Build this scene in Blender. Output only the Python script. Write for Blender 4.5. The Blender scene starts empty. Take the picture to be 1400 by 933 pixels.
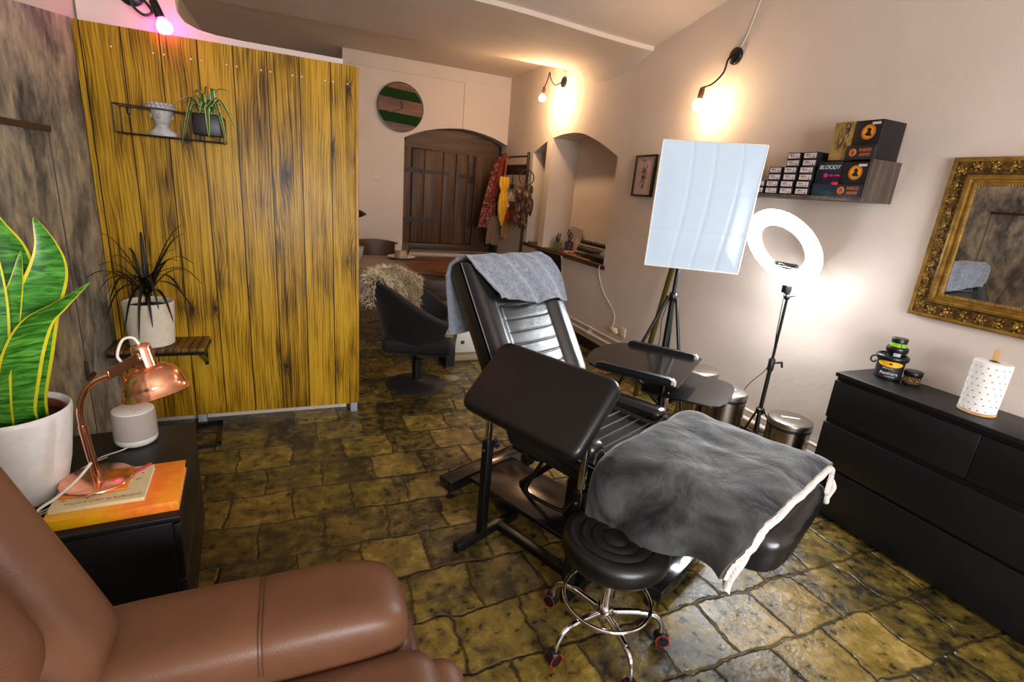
import bpy, bmesh, math, random
from mathutils import Vector, Matrix, noise as mnoise
random.seed(7)
sc = bpy.context.scene
COL = sc.collection
R = math.radians
PI = math.pi

# ------------------------------------------------------------------ helpers
def lin(c):
    return tuple((x/12.92 if x <= .04045 else ((x+.055)/1.055)**2.4) for x in c)

def hexc(h):
    h = h.lstrip('#')
    return lin(tuple(int(h[i:i+2], 16)/255 for i in (0, 2, 4)))

class NT:
    """small node-tree helper"""
    def __init__(self, name):
        self.m = bpy.data.materials.new(name); self.m.use_nodes = True
        self.t = self.m.node_tree; self.n = self.t.nodes; self.l = self.t.links
        self.b = self.n['Principled BSDF']
    def add(self, typ, **kw):
        nd = self.n.new(typ)
        for k, v in kw.items():
            if k in nd.inputs.keys():
                nd.inputs[k].default_value = v
            else:
                setattr(nd, k, v)
        return nd
    def link(self, a, b): self.l.new(a, b)
    def coord(self, scale=(1, 1, 1), loc=(0, 0, 0), which='Object'):
        tc = self.add('ShaderNodeTexCoord'); mp = self.add('ShaderNodeMapping')
        mp.inputs['Scale'].default_value = scale; mp.inputs['Location'].default_value = loc
        self.link(tc.outputs[which], mp.inputs['Vector']); return mp.outputs['Vector']
    def noise(self, vec, scale=5, detail=4, rough=.55, dist=0):
        nd = self.add('ShaderNodeTexNoise'); nd.inputs['Scale'].default_value = scale
        nd.inputs['Detail'].default_value = detail; nd.inputs['Roughness'].default_value = rough
        nd.inputs['Distortion'].default_value = dist
        if vec is not None: self.link(vec, nd.inputs['Vector'])
        return nd
    def ramp(self, fac, stops):
        r = self.add('ShaderNodeValToRGB'); e = r.color_ramp.elements
        while len(e) < len(stops): e.new(.5)
        for el, (p, c) in zip(e, stops):
            el.position = p; el.color = (c[0], c[1], c[2], 1) if not isinstance(c, (int, float)) else (c, c, c, 1)
        self.link(fac, r.inputs['Fac']); return r.outputs['Color']
    def mix(self, fac, a, b, mode='MIX'):
        nd = self.add('ShaderNodeMix'); nd.data_type = 'RGBA'; nd.blend_type = mode
        for sock, v in ((nd.inputs[0], fac), (nd.inputs[6], a), (nd.inputs[7], b)):
            if hasattr(v, 'is_output'): self.link(v, sock)
            elif isinstance(v, (int, float)): sock.default_value = v
            else: sock.default_value = (v[0], v[1], v[2], 1)
        return nd.outputs[2]
    def math(self, op, a, b=None, c=None):
        nd = self.add('ShaderNodeMath'); nd.operation = op
        for i, v in enumerate((a, b, c)):
            if v is None: continue
            if hasattr(v, 'is_output'): self.link(v, nd.inputs[i])
            else: nd.inputs[i].default_value = v
        return nd.outputs[0]
    def bump(self, h, strength=.3, dist=.01):
        nd = self.add('ShaderNodeBump'); nd.inputs['Strength'].default_value = strength
        nd.inputs['Distance'].default_value = dist
        self.link(h, nd.inputs['Height']); self.link(nd.outputs['Normal'], self.b.inputs['Normal'])
    def set(self, **kw):
        for k, v in kw.items():
            s = self.b.inputs[k]
            if hasattr(v, 'is_output'): self.link(v, s)
            elif isinstance(v, (tuple, list)) and len(v) == 3: s.default_value = (*v, 1)
            else: s.default_value = v

def simple(name, color, rough=.5, metal=0., bump=0., bscale=60, var=0., coat=0., sheen=0., spec=None, bdist=.004):
    t = NT(name); c = lin(color)
    t.set(**{'Base Color': c, 'Roughness': rough, 'Metallic': metal})
    if coat: t.set(**{'Coat Weight': coat, 'Coat Roughness': .1})
    if sheen: t.set(**{'Sheen Weight': sheen, 'Sheen Roughness': .4})
    if spec is not None: t.set(**{'Specular IOR Level': spec})
    v = t.coord()
    nz = t.noise(v, bscale, 5)
    d = var if var else .06
    col = t.ramp(nz.outputs['Fac'], [(.3, tuple(x*(1-d) for x in c)), (.7, tuple(min(1, x*(1+d)) for x in c))])
    t.set(**{'Base Color': col})
    if bump: t.bump(nz.outputs['Fac'], bump, bdist)
    return t.m

def emis(name, color, strength):
    t = NT(name); t.set(**{'Base Color': color, 'Emission Color': color, 'Emission Strength': strength, 'Roughness': .4})
    return t.m

class G:
    """collects shapes into one mesh"""
    def __init__(self): self.bm = bmesh.new(); self.mi = 0
    def _fin(self, faces, smooth=True):
        for f in faces: f.material_index = self.mi; f.smooth = smooth
    def box(self, c, s, bev=0., seg=2, rot=None, smooth=None):
        M = Matrix.Translation(Vector(c)) @ (rot.to_4x4() if rot is not None else Matrix()) @ Matrix.Diagonal((s[0], s[1], s[2], 1))
        r = bmesh.ops.create_cube(self.bm, size=1, matrix=M)
        vs = r['verts']; es = list({e for v in vs for e in v.link_edges}); fs = list({f for v in vs for f in v.link_faces})
        if bev > 0:
            bev = min(bev, min(abs(x) for x in s)*.49)
            r = bmesh.ops.bevel(self.bm, geom=es, offset=bev, segments=seg, profile=.5, affect='EDGES')
            fs = list({f for f in r['faces']} | {f for v in r['verts'] for f in v.link_faces})
        self._fin(fs, (bev > 0) if smooth is None else smooth)
        return self
    def bx(self, x0, x1, y0, y1, z0, z1, bev=0., seg=2):
        return self.box(((x0+x1)/2, (y0+y1)/2, (z0+z1)/2), (abs(x1-x0), abs(y1-y0), abs(z1-z0)), bev, seg)
    def rings(self, rings, closed_u=True, cap0=True, cap1=True, smooth=True, closed_v=False):
        V = [[self.bm.verts.new(p) for p in ring] for ring in rings]; fs = []
        nv = len(V)
        for a in range(nv if closed_v else nv-1):
            A, B = V[a], V[(a+1) % nv]; n = len(A)
            for i in range(n if closed_u else n-1):
                j = (i+1) % n
                try: fs.append(self.bm.faces.new((A[i], A[j], B[j], B[i])))
                except ValueError: pass
        self._fin(fs, smooth); cf = []
        if not closed_v:
            if cap0 and len(V[0]) > 2: cf.append(self.bm.faces.new(list(reversed(V[0]))))
            if cap1 and len(V[-1]) > 2: cf.append(self.bm.faces.new(V[-1]))
        self._fin(cf, False)
        return self
    def lathe(self, prof, c=(0, 0, 0), seg=32, axis=None, cap0=True, cap1=True):
        M = Matrix.Translation(Vector(c))
        if axis is not None: M = M @ Vector((0, 0, 1)).rotation_difference(Vector(axis)).to_matrix().to_4x4()
        rs = []
        for r, z in prof:
            r = max(r, 1e-4)
            rs.append([M @ Vector((r*math.cos(2*PI*i/seg), r*math.sin(2*PI*i/seg), z)) for i in range(seg)])
        return self.rings(rs, True, cap0, cap1)
    def cyl(self, p0, p1, r0, r1=None, seg=16):
        p0, p1 = Vector(p0), Vector(p1); d = p1-p0
        return self.lathe([(r0, 0), (r0 if r1 is None else r1, d.length)], p0, seg, d)
    def ball(self, c, r, seg=20, sq=(1, 1, 1), rot=None):
        n = max(6, seg//2)
        M = Matrix.Translation(Vector(c)) @ (rot.to_4x4() if rot is not None else Matrix()) @ Matrix.Diagonal((sq[0], sq[1], sq[2], 1))
        rs = []
        for k in range(n+1):
            a = -PI/2 + PI*k/n
            rr = max(math.cos(a)*r, 1e-4)
            rs.append([M @ Vector((rr*math.cos(2*PI*i/seg), rr*math.sin(2*PI*i/seg), math.sin(a)*r)) for i in range(seg)])
        return self.rings(rs)
    def tube(self, pts, r, seg=10, closed=False, smooth=0, flat=None):
        """r: number or list; smooth: Catmull-Rom subdivisions"""
        P = [Vector(p) for p in pts]
        Rr = [r]*len(P) if isinstance(r, (int, float)) else list(r)
        if smooth: P, Rr = catmull(P, Rr, smooth, closed)
        n = len(P); rs = []; up = None
        for i in range(n):
            if closed: t = P[(i+1) % n]-P[i-1]
            else: t = P[min(i+1, n-1)]-P[max(i-1, 0)]
            if t.length < 1e-9: t = Vector((0, 0, 1))
            t.normalize()
            if up is None:
                up = Vector((0, 0, 1)) if abs(t.z) < .9 else Vector((1, 0, 0))
            up = (up - t*up.dot(t))
            if up.length < 1e-6: up = t.orthogonal()
            up.normalize(); sd = t.cross(up)
            fx, fy = flat if flat else (1, 1)
            rs.append([P[i] + sd*(math.cos(2*PI*k/seg)*Rr[i]*fx) + up*(math.sin(2*PI*k/seg)*Rr[i]*fy) for k in range(seg)])
        return self.rings(rs, True, True, True, True, closed)
    def prism(self, poly, off, smooth=False):
        """poly: 3d points (planar), off: extrusion vector"""
        off = Vector(off)
        A = [self.bm.verts.new(Vector(p)) for p in poly]; B = [self.bm.verts.new(Vector(p)+off) for p in poly]
        fs = [self.bm.faces.new(A), self.bm.faces.new(list(reversed(B)))]; n = len(A)
        for i in range(n):
            j = (i+1) % n; fs.append(self.bm.faces.new((A[i], B[i], B[j], A[j])))
        self._fin(fs, smooth); return self
    def grid(self, fn, nu, nv, smooth=True, thick=0.):
        """fn(u,v)->point with u,v in 0..1; thick: closed shell offset along normals (approx)"""
        P = [[Vector(fn(i/(nu-1), j/(nv-1))) for j in range(nv)] for i in range(nu)]
        V = [[self.bm.verts.new(p) for p in row] for row in P]; fs = []
        for i in range(nu-1):
            for j in range(nv-1):
                fs.append(self.bm.faces.new((V[i][j], V[i+1][j], V[i+1][j+1], V[i][j+1])))
        if thick:
            def nr(i, j):
                a = P[min(i+1, nu-1)][j]-P[max(i-1, 0)][j]; b = P[i][min(j+1, nv-1)]-P[i][max(j-1, 0)]
                c = a.cross(b); return c.normalized() if c.length > 1e-12 else Vector((0, 0, 1))
            W = [[self.bm.verts.new(P[i][j]-nr(i, j)*thick) for j in range(nv)] for i in range(nu)]
            for i in range(nu-1):
                for j in range(nv-1):
                    fs.append(self.bm.faces.new((W[i][j], W[i][j+1], W[i+1][j+1], W[i+1][j])))
            for i in range(nu-1):
                fs.append(self.bm.faces.new((V[i][0], W[i][0], W[i+1][0], V[i+1][0])))
                fs.append(self.bm.faces.new((V[i][-1], V[i+1][-1], W[i+1][-1], W[i][-1])))
            for j in range(nv-1):
                fs.append(self.bm.faces.new((V[0][j], V[0][j+1], W[0][j+1], W[0][j])))
                fs.append(self.bm.faces.new((V[-1][j], W[-1][j], W[-1][j+1], V[-1][j+1])))
        self._fin(fs, smooth); return self
    def face(self, pts, smooth=False):
        f = self.bm.faces.new([self.bm.verts.new(Vector(p)) for p in pts]); self._fin([f], smooth); return self
    def rrect(self, c, sx, sy, sz, r, bev=.003, seg=6, rot=None):
        """flat slab with rounded corners in its local xy plane"""
        pts = []
        for (qx, qy, a0) in ((1, 1, 0), (-1, 1, 90), (-1, -1, 180), (1, -1, 270)):
            for k in range(seg+1):
                a = R(a0+90*k/seg)
                pts.append((qx*(sx/2-r)+r*math.cos(a), qy*(sy/2-r)+r*math.sin(a)))
        M = Matrix.Translation(Vector(c)) @ (rot.to_4x4() if rot is not None else Matrix())
        rs = []
        def ring(z, ins):
            return [M @ Vector((x*(1-2*ins/sx), y*(1-2*ins/sy), z)) for x, y in pts]
        h = sz/2
        nb = 4
        rs = [ring(-h+bev*(1-math.cos(PI/2*k/nb)), bev*(1-math.sin(PI/2*k/nb))) for k in range(nb+1)]
        rs += [ring(h-bev*(1-math.cos(PI/2*k/nb)), bev*(1-math.sin(PI/2*k/nb))) for k in range(nb, -1, -1)]
        return self.rings(rs)
    def build(self, name, mats, parent=None, sub=0, auto=True, flip=True):
        bm = self.bm
        bmesh.ops.recalc_face_normals(bm, faces=bm.faces[:])
        me = bpy.data.meshes.new(name); bm.to_mesh(me); bm.free()
        if not isinstance(mats, (list, tuple)): mats = [mats]
        for m in mats: me.materials.append(m)
        o = bpy.data.objects.new(name, me); COL.objects.link(o)
        if auto:
            try: me.set_sharp_from_angle(angle=R(50))
            except Exception: pass
        if parent is not None: o.parent = parent
        if sub:
            s = o.modifiers.new('sub', 'SUBSURF'); s.levels = sub; s.render_levels = sub
        return o

def catmull(P, Rr, sub, closed=False):
    n = len(P); out = []; ro = []
    rng = range(n if closed else n-1)
    for i in rng:
        if closed: p0, p1, p2, p3 = P[i-1], P[i], P[(i+1) % n], P[(i+2) % n]
        else: p0, p1, p2, p3 = P[max(i-1, 0)], P[i], P[i+1], P[min(i+2, n-1)]
        r1, r2 = Rr[i], Rr[(i+1) % n]
        for k in range(sub):
            t = k/sub
            out.append(.5*((2*p1)+(p2-p0)*t+(2*p0-5*p1+4*p2-p3)*t*t+(3*p1-p0-3*p2+p3)*t**3)); ro.append(r1+(r2-r1)*t)
    if not closed: out.append(P[-1]); ro.append(Rr[-1])
    return out, ro

def crv(pts, sub=8):
    return catmull([Vector(p) for p in pts], [0]*len(pts), sub)[0]

def thing(name, label, cat, loc=(0, 0, 0), rz=0., group=None):
    o = bpy.data.objects.new(name, None); COL.objects.link(o); o.empty_display_size = .05
    o.location = loc; o.rotation_euler = (0, 0, R(rz)); o['label'] = label; o['category'] = cat
    if group: o['group'] = group
    return o

def tag(o, label, cat, group=None, kind=None):
    o['label'] = label; o['category'] = cat
    if group: o['group'] = group
    if kind: o['kind'] = kind
    return o

def struct(o): o['kind'] = 'structure'; return o

def copy_tree(o, loc, label, rz=None):
    c = o.copy(); COL.objects.link(c); c.location = loc; c['label'] = label
    if rz is not None: c.rotation_euler = (0, 0, R(rz))
    for ch in o.children:
        d = ch.copy(); COL.objects.link(d); d.parent = c
        for g in ch.children:
            e = g.copy(); COL.objects.link(e); e.parent = d
    return c

_txt = []
def text_mesh(s, size, M, mat, parent, name='lettering', ext=.0004, shear=0., spacing=1.):
    cu = bpy.data.curves.new('t', 'FONT'); cu.body = s; cu.size = size; cu.align_x = 'CENTER'; cu.align_y = 'CENTER'
    cu.extrude = ext; cu.shear = shear; cu.space_character = spacing; cu.resolution_u = 3
    o = bpy.data.objects.new('t', cu); COL.objects.link(o)
    dg = bpy.context.evaluated_depsgraph_get(); dg.update()
    me = bpy.data.meshes.new_from_object(o.evaluated_get(dg))
    bpy.data.objects.remove(o); bpy.data.curves.remove(cu)
    me.transform(M); me.materials.clear(); me.materials.append(mat); me.name = name
    ob = bpy.data.objects.new(name, me); COL.objects.link(ob)
    if parent is not None: ob.parent = parent
    return ob

def frameM(origin, xdir, ydir):
    x = Vector(xdir).normalized(); y = Vector(ydir); y = (y-x*y.dot(x)).normalized(); z = x.cross(y)
    M = Matrix((x, y, z)).transposed().to_4x4(); M.translation = Vector(origin); return M

def leaf(g, pts, wid, mats=(0, 1), fold=.15, side=None, edge=.28, sub=6, twist=0.):
    """ribbon leaf along pts, four strips: edge, centre, centre, edge"""
    P = crv(pts, sub); n = len(P)
    rows = []
    for i, p in enumerate(P):
        t = i/(n-1)
        d = (P[min(i+1, n-1)]-P[max(i-1, 0)]).normalized()
        s = Vector(side) if side is not None else d.cross(Vector((0, 0, 1)))
        s = s - d*s.dot(d)
        if s.length < 1e-4: s = d.orthogonal()
        s.normalize(); nn = s.cross(d)
        if twist:
            a = twist*t; s, nn = s*math.cos(a)+nn*math.sin(a), nn*math.cos(a)-s*math.sin(a)
        w = wid(t)
        e = 1-edge
        rows.append([p-s*w+nn*w*fold, p-s*w*e+nn*w*fold*.8, p, p+s*w*e+nn*w*fold*.8, p+s*w+nn*w*fold])
    V = [[g.bm.verts.new(q) for q in r] for r in rows]
    for i in range(n-1):
        for k in range(4):
            f = g.bm.faces.new((V[i][k], V[i][k+1], V[i+1][k+1], V[i+1][k]))
            f.smooth = True; f.material_index = mats[0] if k in (0, 3) else mats[1]

def smoothstep(a, b, x):
    t = min(1, max(0, (x-a)/(b-a))); return t*t*(3-2*t)
# ------------------------------------------------------------------ materials
def mat_plaster(name, col):
    t = NT(name); v = t.coord()
    n1 = t.noise(v, 1.6, 5); n2 = t.noise(v, 40, 4)
    c = lin(col)
    t.set(**{'Base Color': t.ramp(n1.outputs['Fac'], [(.3, tuple(x*.93 for x in c)), (.7, tuple(min(1, x*1.04) for x in c))]), 'Roughness': .85})
    h = t.math('ADD', t.math('MULTIPLY', n1.outputs['Fac'], 1.5), t.math('MULTIPLY', n2.outputs['Fac'], .12))
    t.bump(h, .35, .02); return t.m

def mat_concrete():
    t = NT('brushed_concrete'); v = t.coord((1, 1.2, .85)); v2 = t.coord((1, 2.0, .9))
    n1 = t.noise(v, 3.2, 8, .62, .6); n2 = t.noise(v2, 7, 6, .6, .4); n3 = t.noise(v, 26, 5, .6)
    f = t.math('ADD', t.math('MULTIPLY', n1.outputs['Fac'], .5), t.math('ADD', t.math('MULTIPLY', n2.outputs['Fac'], .38), t.math('MULTIPLY', n3.outputs['Fac'], .12)))
    col = t.ramp(f, [(.38, hexc('#3c3934')), (.45, hexc('#696359')), (.50, hexc('#877e6e')), (.55, hexc('#a1947b')), (.62, hexc('#bbad91'))])
    t.set(**{'Base Color': col, 'Roughness': .62}); t.bump(f, .4, .02); return t.m

def mat_planks():
    t = NT('charred_pine_planks')
    tc = t.add('ShaderNodeTexCoord'); sp = t.add('ShaderNodeSeparateXYZ'); t.link(tc.outputs['Object'], sp.inputs[0])
    u = t.math('DIVIDE', t.math('ADD', sp.outputs['X'], 2.06), .162)
    idn = t.math('FLOOR', u); fr = t.math('FRACT', u)
    wn = t.add('ShaderNodeTexWhiteNoise'); wn.noise_dimensions = '1D'; t.link(idn, wn.inputs['W'])
    r = wn.outputs['Value']
    def vec(sx, sz, ox=17., oz=9.):
        cb = t.add('ShaderNodeCombineXYZ')
        t.link(t.math('ADD', t.math('MULTIPLY', sp.outputs['X'], sx), t.math('MULTIPLY', r, ox)), cb.inputs['X'])
        t.link(t.math('ADD', t.math('MULTIPLY', sp.outputs['Z'], sz), t.math('MULTIPLY', r, oz)), cb.inputs['Y'])
        t.link(t.math('MULTIPLY', r, 3.3), cb.inputs['Z']); return cb.outputs[0]
    n1 = t.noise(vec(4., .9), 1., 3, .5, .3)
    kn = t.add('ShaderNodeTexVoronoi'); kn.inputs['Scale'].default_value = 1.; kn.inputs['Randomness'].default_value = 1.
    t.link(vec(8.5, 3.1), kn.inputs['Vector'])
    kd = kn.outputs['Distance']
    kp = t.math('DIVIDE', .16, t.math('ADD', kd, .09))
    ph = t.math('ADD', t.math('MULTIPLY', sp.outputs['X'], 430.), t.math('ADD', t.math('MULTIPLY', n1.outputs['Fac'], 55.), t.math('MULTIPLY', kp, 16.)))
    g = t.math('ADD', t.math('MULTIPLY', t.math('SINE', ph), .5), .5)
    fine = t.noise(vec(120., 3.), 1., 4, .6)
    blot = t.noise(vec(5., 1.7, 31., 23.), 1., 4, .6, .5)
    g = t.math('POWER', g, .35)
    streak = t.noise(vec(46., 1.1, 53., 11.), 1., 3, .6, .2)
    f = t.math('ADD', t.math('MULTIPLY', g, .125), t.math('ADD', t.math('MULTIPLY', fine.outputs['Fac'], .50), t.math('MULTIPLY', blot.outputs['Fac'], .44)))
    f = t.math('ADD', f, t.math('MULTIPLY', streak.outputs['Fac'], .40))
    f = t.math('ADD', t.math('SUBTRACT', f, t.math('MULTIPLY', kp, .24)), .035)
    f = t.math('ADD', f, t.math('MULTIPLY', t.math('SUBTRACT', r, .5), .14))
    col = t.ramp(f, [(.44, hexc('#1a1004')), (.54, hexc('#442d07')), (.62, hexc('#70500b')), (.70, hexc('#966f10')), (.84, hexc('#bd9122'))])
    e = t.math('ABSOLUTE', t.math('SUBTRACT', fr, .5))
    seam = t.math('GREATER_THAN', e, .483)
    col = t.mix(seam, col, hexc('#1c1103'))
    t.set(**{'Base Color': col, 'Roughness': .42, 'Specular IOR Level': .35})
    h = t.math('SUBTRACT', t.math('MULTIPLY', f, .7), t.math('MULTIPLY', seam, .8))
    t.bump(h, .5, .006); return t.m

def mat_floor():
    t = NT('old_flagstone_tiles')
    tc = t.add('ShaderNodeTexCoord')
    wob = t.noise(tc.outputs['Object'], 4.5, 4, .6)
    mp = t.add('ShaderNodeVectorMath'); mp.operation = 'MULTIPLY_ADD'
    sb = t.add('ShaderNodeVectorMath'); sb.operation = 'SUBTRACT'; t.link(wob.outputs['Color'], sb.inputs[0]); sb.inputs[1].default_value = (.5, .5, .5)
    t.link(sb.outputs[0], mp.inputs[0]); mp.inputs[1].default_value = (.10, .10, 0); t.link(tc.outputs['Object'], mp.inputs[2])
    mm = t.add('ShaderNodeMapping'); mm.inputs['Location'].default_value = (.06, .03, 0); t.link(mp.outputs[0], mm.inputs['Vector'])
    br = t.add('ShaderNodeTexBrick'); t.link(mm.outputs[0], br.inputs['Vector'])
    br.inputs['Scale'].default_value = 1.; br.inputs['Brick Width'].default_value = .275; br.inputs['Row Height'].default_value = .25
    br.inputs['Mortar Size'].default_value = .011; br.inputs['Mortar Smooth'].default_value = 1.; br.offset = .5
    br.inputs['Color1'].default_value = (0, 0, 0, 1); br.inputs['Color2'].default_value = (1, 1, 1, 1); br.inputs['Mortar'].default_value = (.5, .5, .5, 1)
    n1 = t.noise(tc.outputs['Object'], 5.5, 8, .65, .3); n2 = t.noise(tc.outputs['Object'], 22, 6, .62); n3 = t.noise(tc.outputs['Object'], 75, 4, .6)
    sepc = t.add('ShaderNodeSeparateColor'); t.link(br.outputs['Color'], sepc.inputs[0])
    f = t.math('ADD', t.math('MULTIPLY', n1.outputs['Fac'], .55), t.math('ADD', t.math('MULTIPLY', n2.outputs['Fac'], .30), t.math('MULTIPLY', sepc.outputs[0], .17)))
    col = t.ramp(f, [(.33, hexc('#14120c')), (.42, hexc('#332b16')), (.50, hexc('#5a4b20')), (.58, hexc('#7b6529')), (.68, hexc('#a0854a'))])
    pits = t.ramp(n2.outputs['Fac'], [(.35, 1.), (.415, 0.)])
    col = t.mix(t.math('MULTIPLY', pits, .8), col, hexc('#0d0c0a'))
    col = t.mix(t.math('MULTIPLY', br.outputs['Fac'], .85), col, hexc('#241d12'))
    t.set(**{'Base Color': col})
    ro = t.math('ADD', .09, t.math('MULTIPLY', n2.outputs['Fac'], .30))
    t.set(Roughness=ro, **{'Specular IOR Level': .55})
    h = t.math('SUBTRACT', t.math('ADD', t.math('MULTIPLY', n1.outputs['Fac'], .9), t.math('ADD', t.math('MULTIPLY', n2.outputs['Fac'], .35), t.math('MULTIPLY', n3.outputs['Fac'], .05))), t.math('MULTIPLY', br.outputs['Fac'], .30))
    t.bump(h, .7, .022); return t.m

def mat_wood(name, dark, mid, light, axis='X', scale=1., rough=.45, spec=.4):
    """straight wood grain running along axis"""
    t = NT(name)
    s = {'X': (.6, 9, 9), 'Y': (9, .6, 9), 'Z': (9, 9, .6)}[axis]
    v = t.coord(tuple(k*scale for k in s)); n1 = t.noise(v, 1.6, 5, .6, .8); n2 = t.noise(v, 9, 4, .6)
    f = t.math('ADD', t.math('MULTIPLY', n1.outputs['Fac'], .7), t.math('MULTIPLY', n2.outputs['Fac'], .3))
    t.set(**{'Base Color': t.ramp(f, [(.34, hexc(dark)), (.5, hexc(mid)), (.66, hexc(light))]), 'Roughness': rough, 'Specular IOR Level': spec})
    t.bump(f, .25, .004); return t.m

def mat_leather(name, col, rough=.42, var=.16, spec=.4):
    t = NT(name); v = t.coord(); c = lin(col)
    n1 = t.noise(v, 5, 4); vo = t.add('ShaderNodeTexVoronoi'); vo.inputs['Scale'].default_value = 320; t.link(v, vo.inputs['Vector'])
    n2 = t.noise(v, 14, 3)
    t.set(**{'Base Color': t.ramp(n1.outputs['Fac'], [(.3, tuple(x*(1-var) for x in c)), (.7, tuple(x*(1+var) for x in c))]), 'Roughness': rough, 'Specular IOR Level': spec})
    h = t.math('ADD', t.math('MULTIPLY', vo.outputs['Distance'], .25), t.math('MULTIPLY', n2.outputs['Fac'], 1.2))
    t.bump(h, .22, .004); return t.m

def mat_plush(name, c0, c1, scale=9, sheen=.6):
    t = NT(name); v = t.coord(); n1 = t.noise(v, scale, 6, .65, 1.2); n2 = t.noise(v, 160, 3)
    t.set(**{'Base Color': t.ramp(n1.outputs['Fac'], [(.38, lin(c0)), (.62, lin(c1))]), 'Roughness': .8, 'Sheen Weight': sheen, 'Sheen Roughness': .35, 'Specular IOR Level': .2})
    h = t.math('ADD', t.math('MULTIPLY', n1.outputs['Fac'], 1.), t.math('MULTIPLY', n2.outputs['Fac'], .3))
    t.bump(h, .6, .012); return t.m

def mat_steel(name, col, rough=.25):
    t = NT(name); v = t.coord((60, 60, 1.5)); n = t.noise(v, 3, 3); c = lin(col)
    t.set(**{'Base Color': c, 'Metallic': 1., 'Roughness': t.math('ADD', rough-.06, t.math('MULTIPLY', n.outputs['Fac'], .12))})
    return t.m

def mat_glass(name, col=(1, 1, 1), rough=.02):
    t = NT(name); t.set(**{'Base Color': lin(col), 'Roughness': rough, 'Transmission Weight': 1., 'IOR': 1.45}); return t.m

WHITE = mat_plaster('white_plaster', (.845, .785, .735))
CONC = mat_concrete(); PLANK = mat_planks(); STONE = mat_floor()
BLACKV = mat_leather('black_vinyl', (.058, .054, .055), .33, .1, .45)
BROWNL = mat_leather('brown_leather', (.39, .25, .165), .43, .17, .42)
BLACKM = simple('black_painted_metal', (.035, .035, .038), .35, 0, .05, 200, spec=.5)
BLACKP = simple('black_plastic', (.045, .045, .05), .42, 0, .06, 150)
BLACKW = simple('black_ash_veneer', (.062, .062, .07), .42, 0, .12, 90, .15, spec=.4)
BLACKSH = simple('black_glossy_panel', (.075, .072, .072), .15, 0, 0, 60, spec=.9)
CHROME = simple('chrome', (.86, .86, .86), .08, 1.)
STEEL = mat_steel('brushed_steel', (.62, .58, .54), .24)
COPPER = simple('polished_copper', (.98, .71, .57), .17, 1.)
WHITEG = simple('white_glazed_ceramic', (.90, .89, .87), .30, 0, .04, 30)
WHITEP = simple('white_plastic', (.88, .86, .82), .35)
WHITEC = simple('white_cable', (.86, .83, .78), .45)
IVORY = simple('ivory_plastic', (.85, .78, .66), .4)
PAPER = simple('white_paper', (.93, .92, .90), .85, 0, .25, 120)
SOIL = simple('potting_soil', (.13, .09, .065), .95, 0, 1., 90, .5, bdist=.01)
TERRA = simple('terracotta', (.48, .24, .15), .8, 0, .1, 40)
WOODLIGHT = mat_wood('birch_wood', '#a8814e', '#c69c63', '#dbb57c', 'Z', 1., .6)
GREENIN = simple('leaf_green', (.12, .34, .08), .38, 0, .1, 25, .35)
GREENED = simple('leaf_yellow_margin', (.80, .76, .12), .4, 0, .05, 30, .1)
FUR = simple('sheepskin_fibre', (.72, .66, .54), .8, 0, 0, 10, .35)
# ------------------------------------------------------------------ camera
cam_d = bpy.data.cameras.new('camera'); cam = bpy.data.objects.new('camera', cam_d); COL.objects.link(cam)
cr = Vector((0.9219417, -0.3782170, 0.0835191)); cu_ = -Vector((-0.0334402, -0.2925470, -0.9556663)); cb = -Vector((0.3858825, 0.8782757, -0.2823589))
Mc = Matrix((cr, cu_, cb)).transposed().to_4x4(); Mc.translation = (0, 0, 1.55)
cam.matrix_world = Mc
cam_d.sensor_width = 36; cam_d.lens = 692/1400*36; cam_d.clip_start = .02
sc.camera = cam

# ------------------------------------------------------------------ room
XW = 2.9; XL = -.955; YB = 7.42
g = G(); g.bx(-1.1, 3.4, -2.3, 8.8, -.1, 0); struct(g.build('floor', STONE))

# right wall with the arched double niche
arch = [(4.447, 1.958), (4.62, 2.035), (4.835, 2.117), (5.0, 2.168), (5.134, 2.205), (5.27, 2.228), (5.402, 2.239), (5.56, 2.24), (5.72, 2.232), (5.911, 2.209), (6.048, 2.183), (6.217, 2.131), (6.43, 2.06)]
SZ = .885
g = G()
ZT = 3.45
def q4(a, b, c, d): g.face((a, b, c, d))
q4((XW, -2.3, 0), (XW, 4.447, 0), (XW, 4.447, ZT), (XW, -2.3, ZT))
q4((XW, 6.43, 0), (XW, 8.8, 0), (XW, 8.8, ZT), (XW, 6.43, ZT))
q4((XW, 4.447, 0), (XW, 6.43, 0), (XW, 6.43, SZ), (XW, 4.447, SZ))
XN = 3.27
for (y0, z0), (y1, z1) in zip(arch, arch[1:]):
    q4((XW, y0, z0), (XW, y1, z1), (XW, y1, ZT), (XW, y0, ZT))
    q4((XW, y0, z0), (XW, y1, z1), (XN, y1, z1), (XN, y0, z0))
    q4((XN, y0, SZ), (XN, y1, SZ), (XN, y1, z1), (XN, y0, z0))
q4((XW, 4.447, SZ), (XN, 4.447, SZ), (XN, 4.447, 1.958), (XW, 4.447, 1.958))
q4((XW, 6.43, SZ), (XN, 6.43, SZ), (XN, 6.43, 2.06), (XW, 6.43, 2.06))
q4((XW, 4.447, SZ), (XN, 4.447, SZ), (XN, 6.43, SZ), (XW, 6.43, SZ))
bmesh.ops.remove_doubles(g.bm, verts=g.bm.verts[:], dist=1e-4)
wr = struct(g.build('wall_right', WHITE, auto=False))
for p in wr.data.polygons:
    if abs(p.normal.x) > .9 and p.normal.x > 0: p.flip()
g = G(); g.prism([(XW+.001, 5.905, SZ), (XW+.001, 6.048, SZ), (XW+.001, 6.048, 2.19), (XW+.001, 5.905, 2.215)], (XN-XW, 0, 0)); struct(g.build('trim_1', WHITE))
SILLW = mat_wood('dark_sill_wood', '#241509', '#4a2d14', '#7a5327', 'Y')
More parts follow.
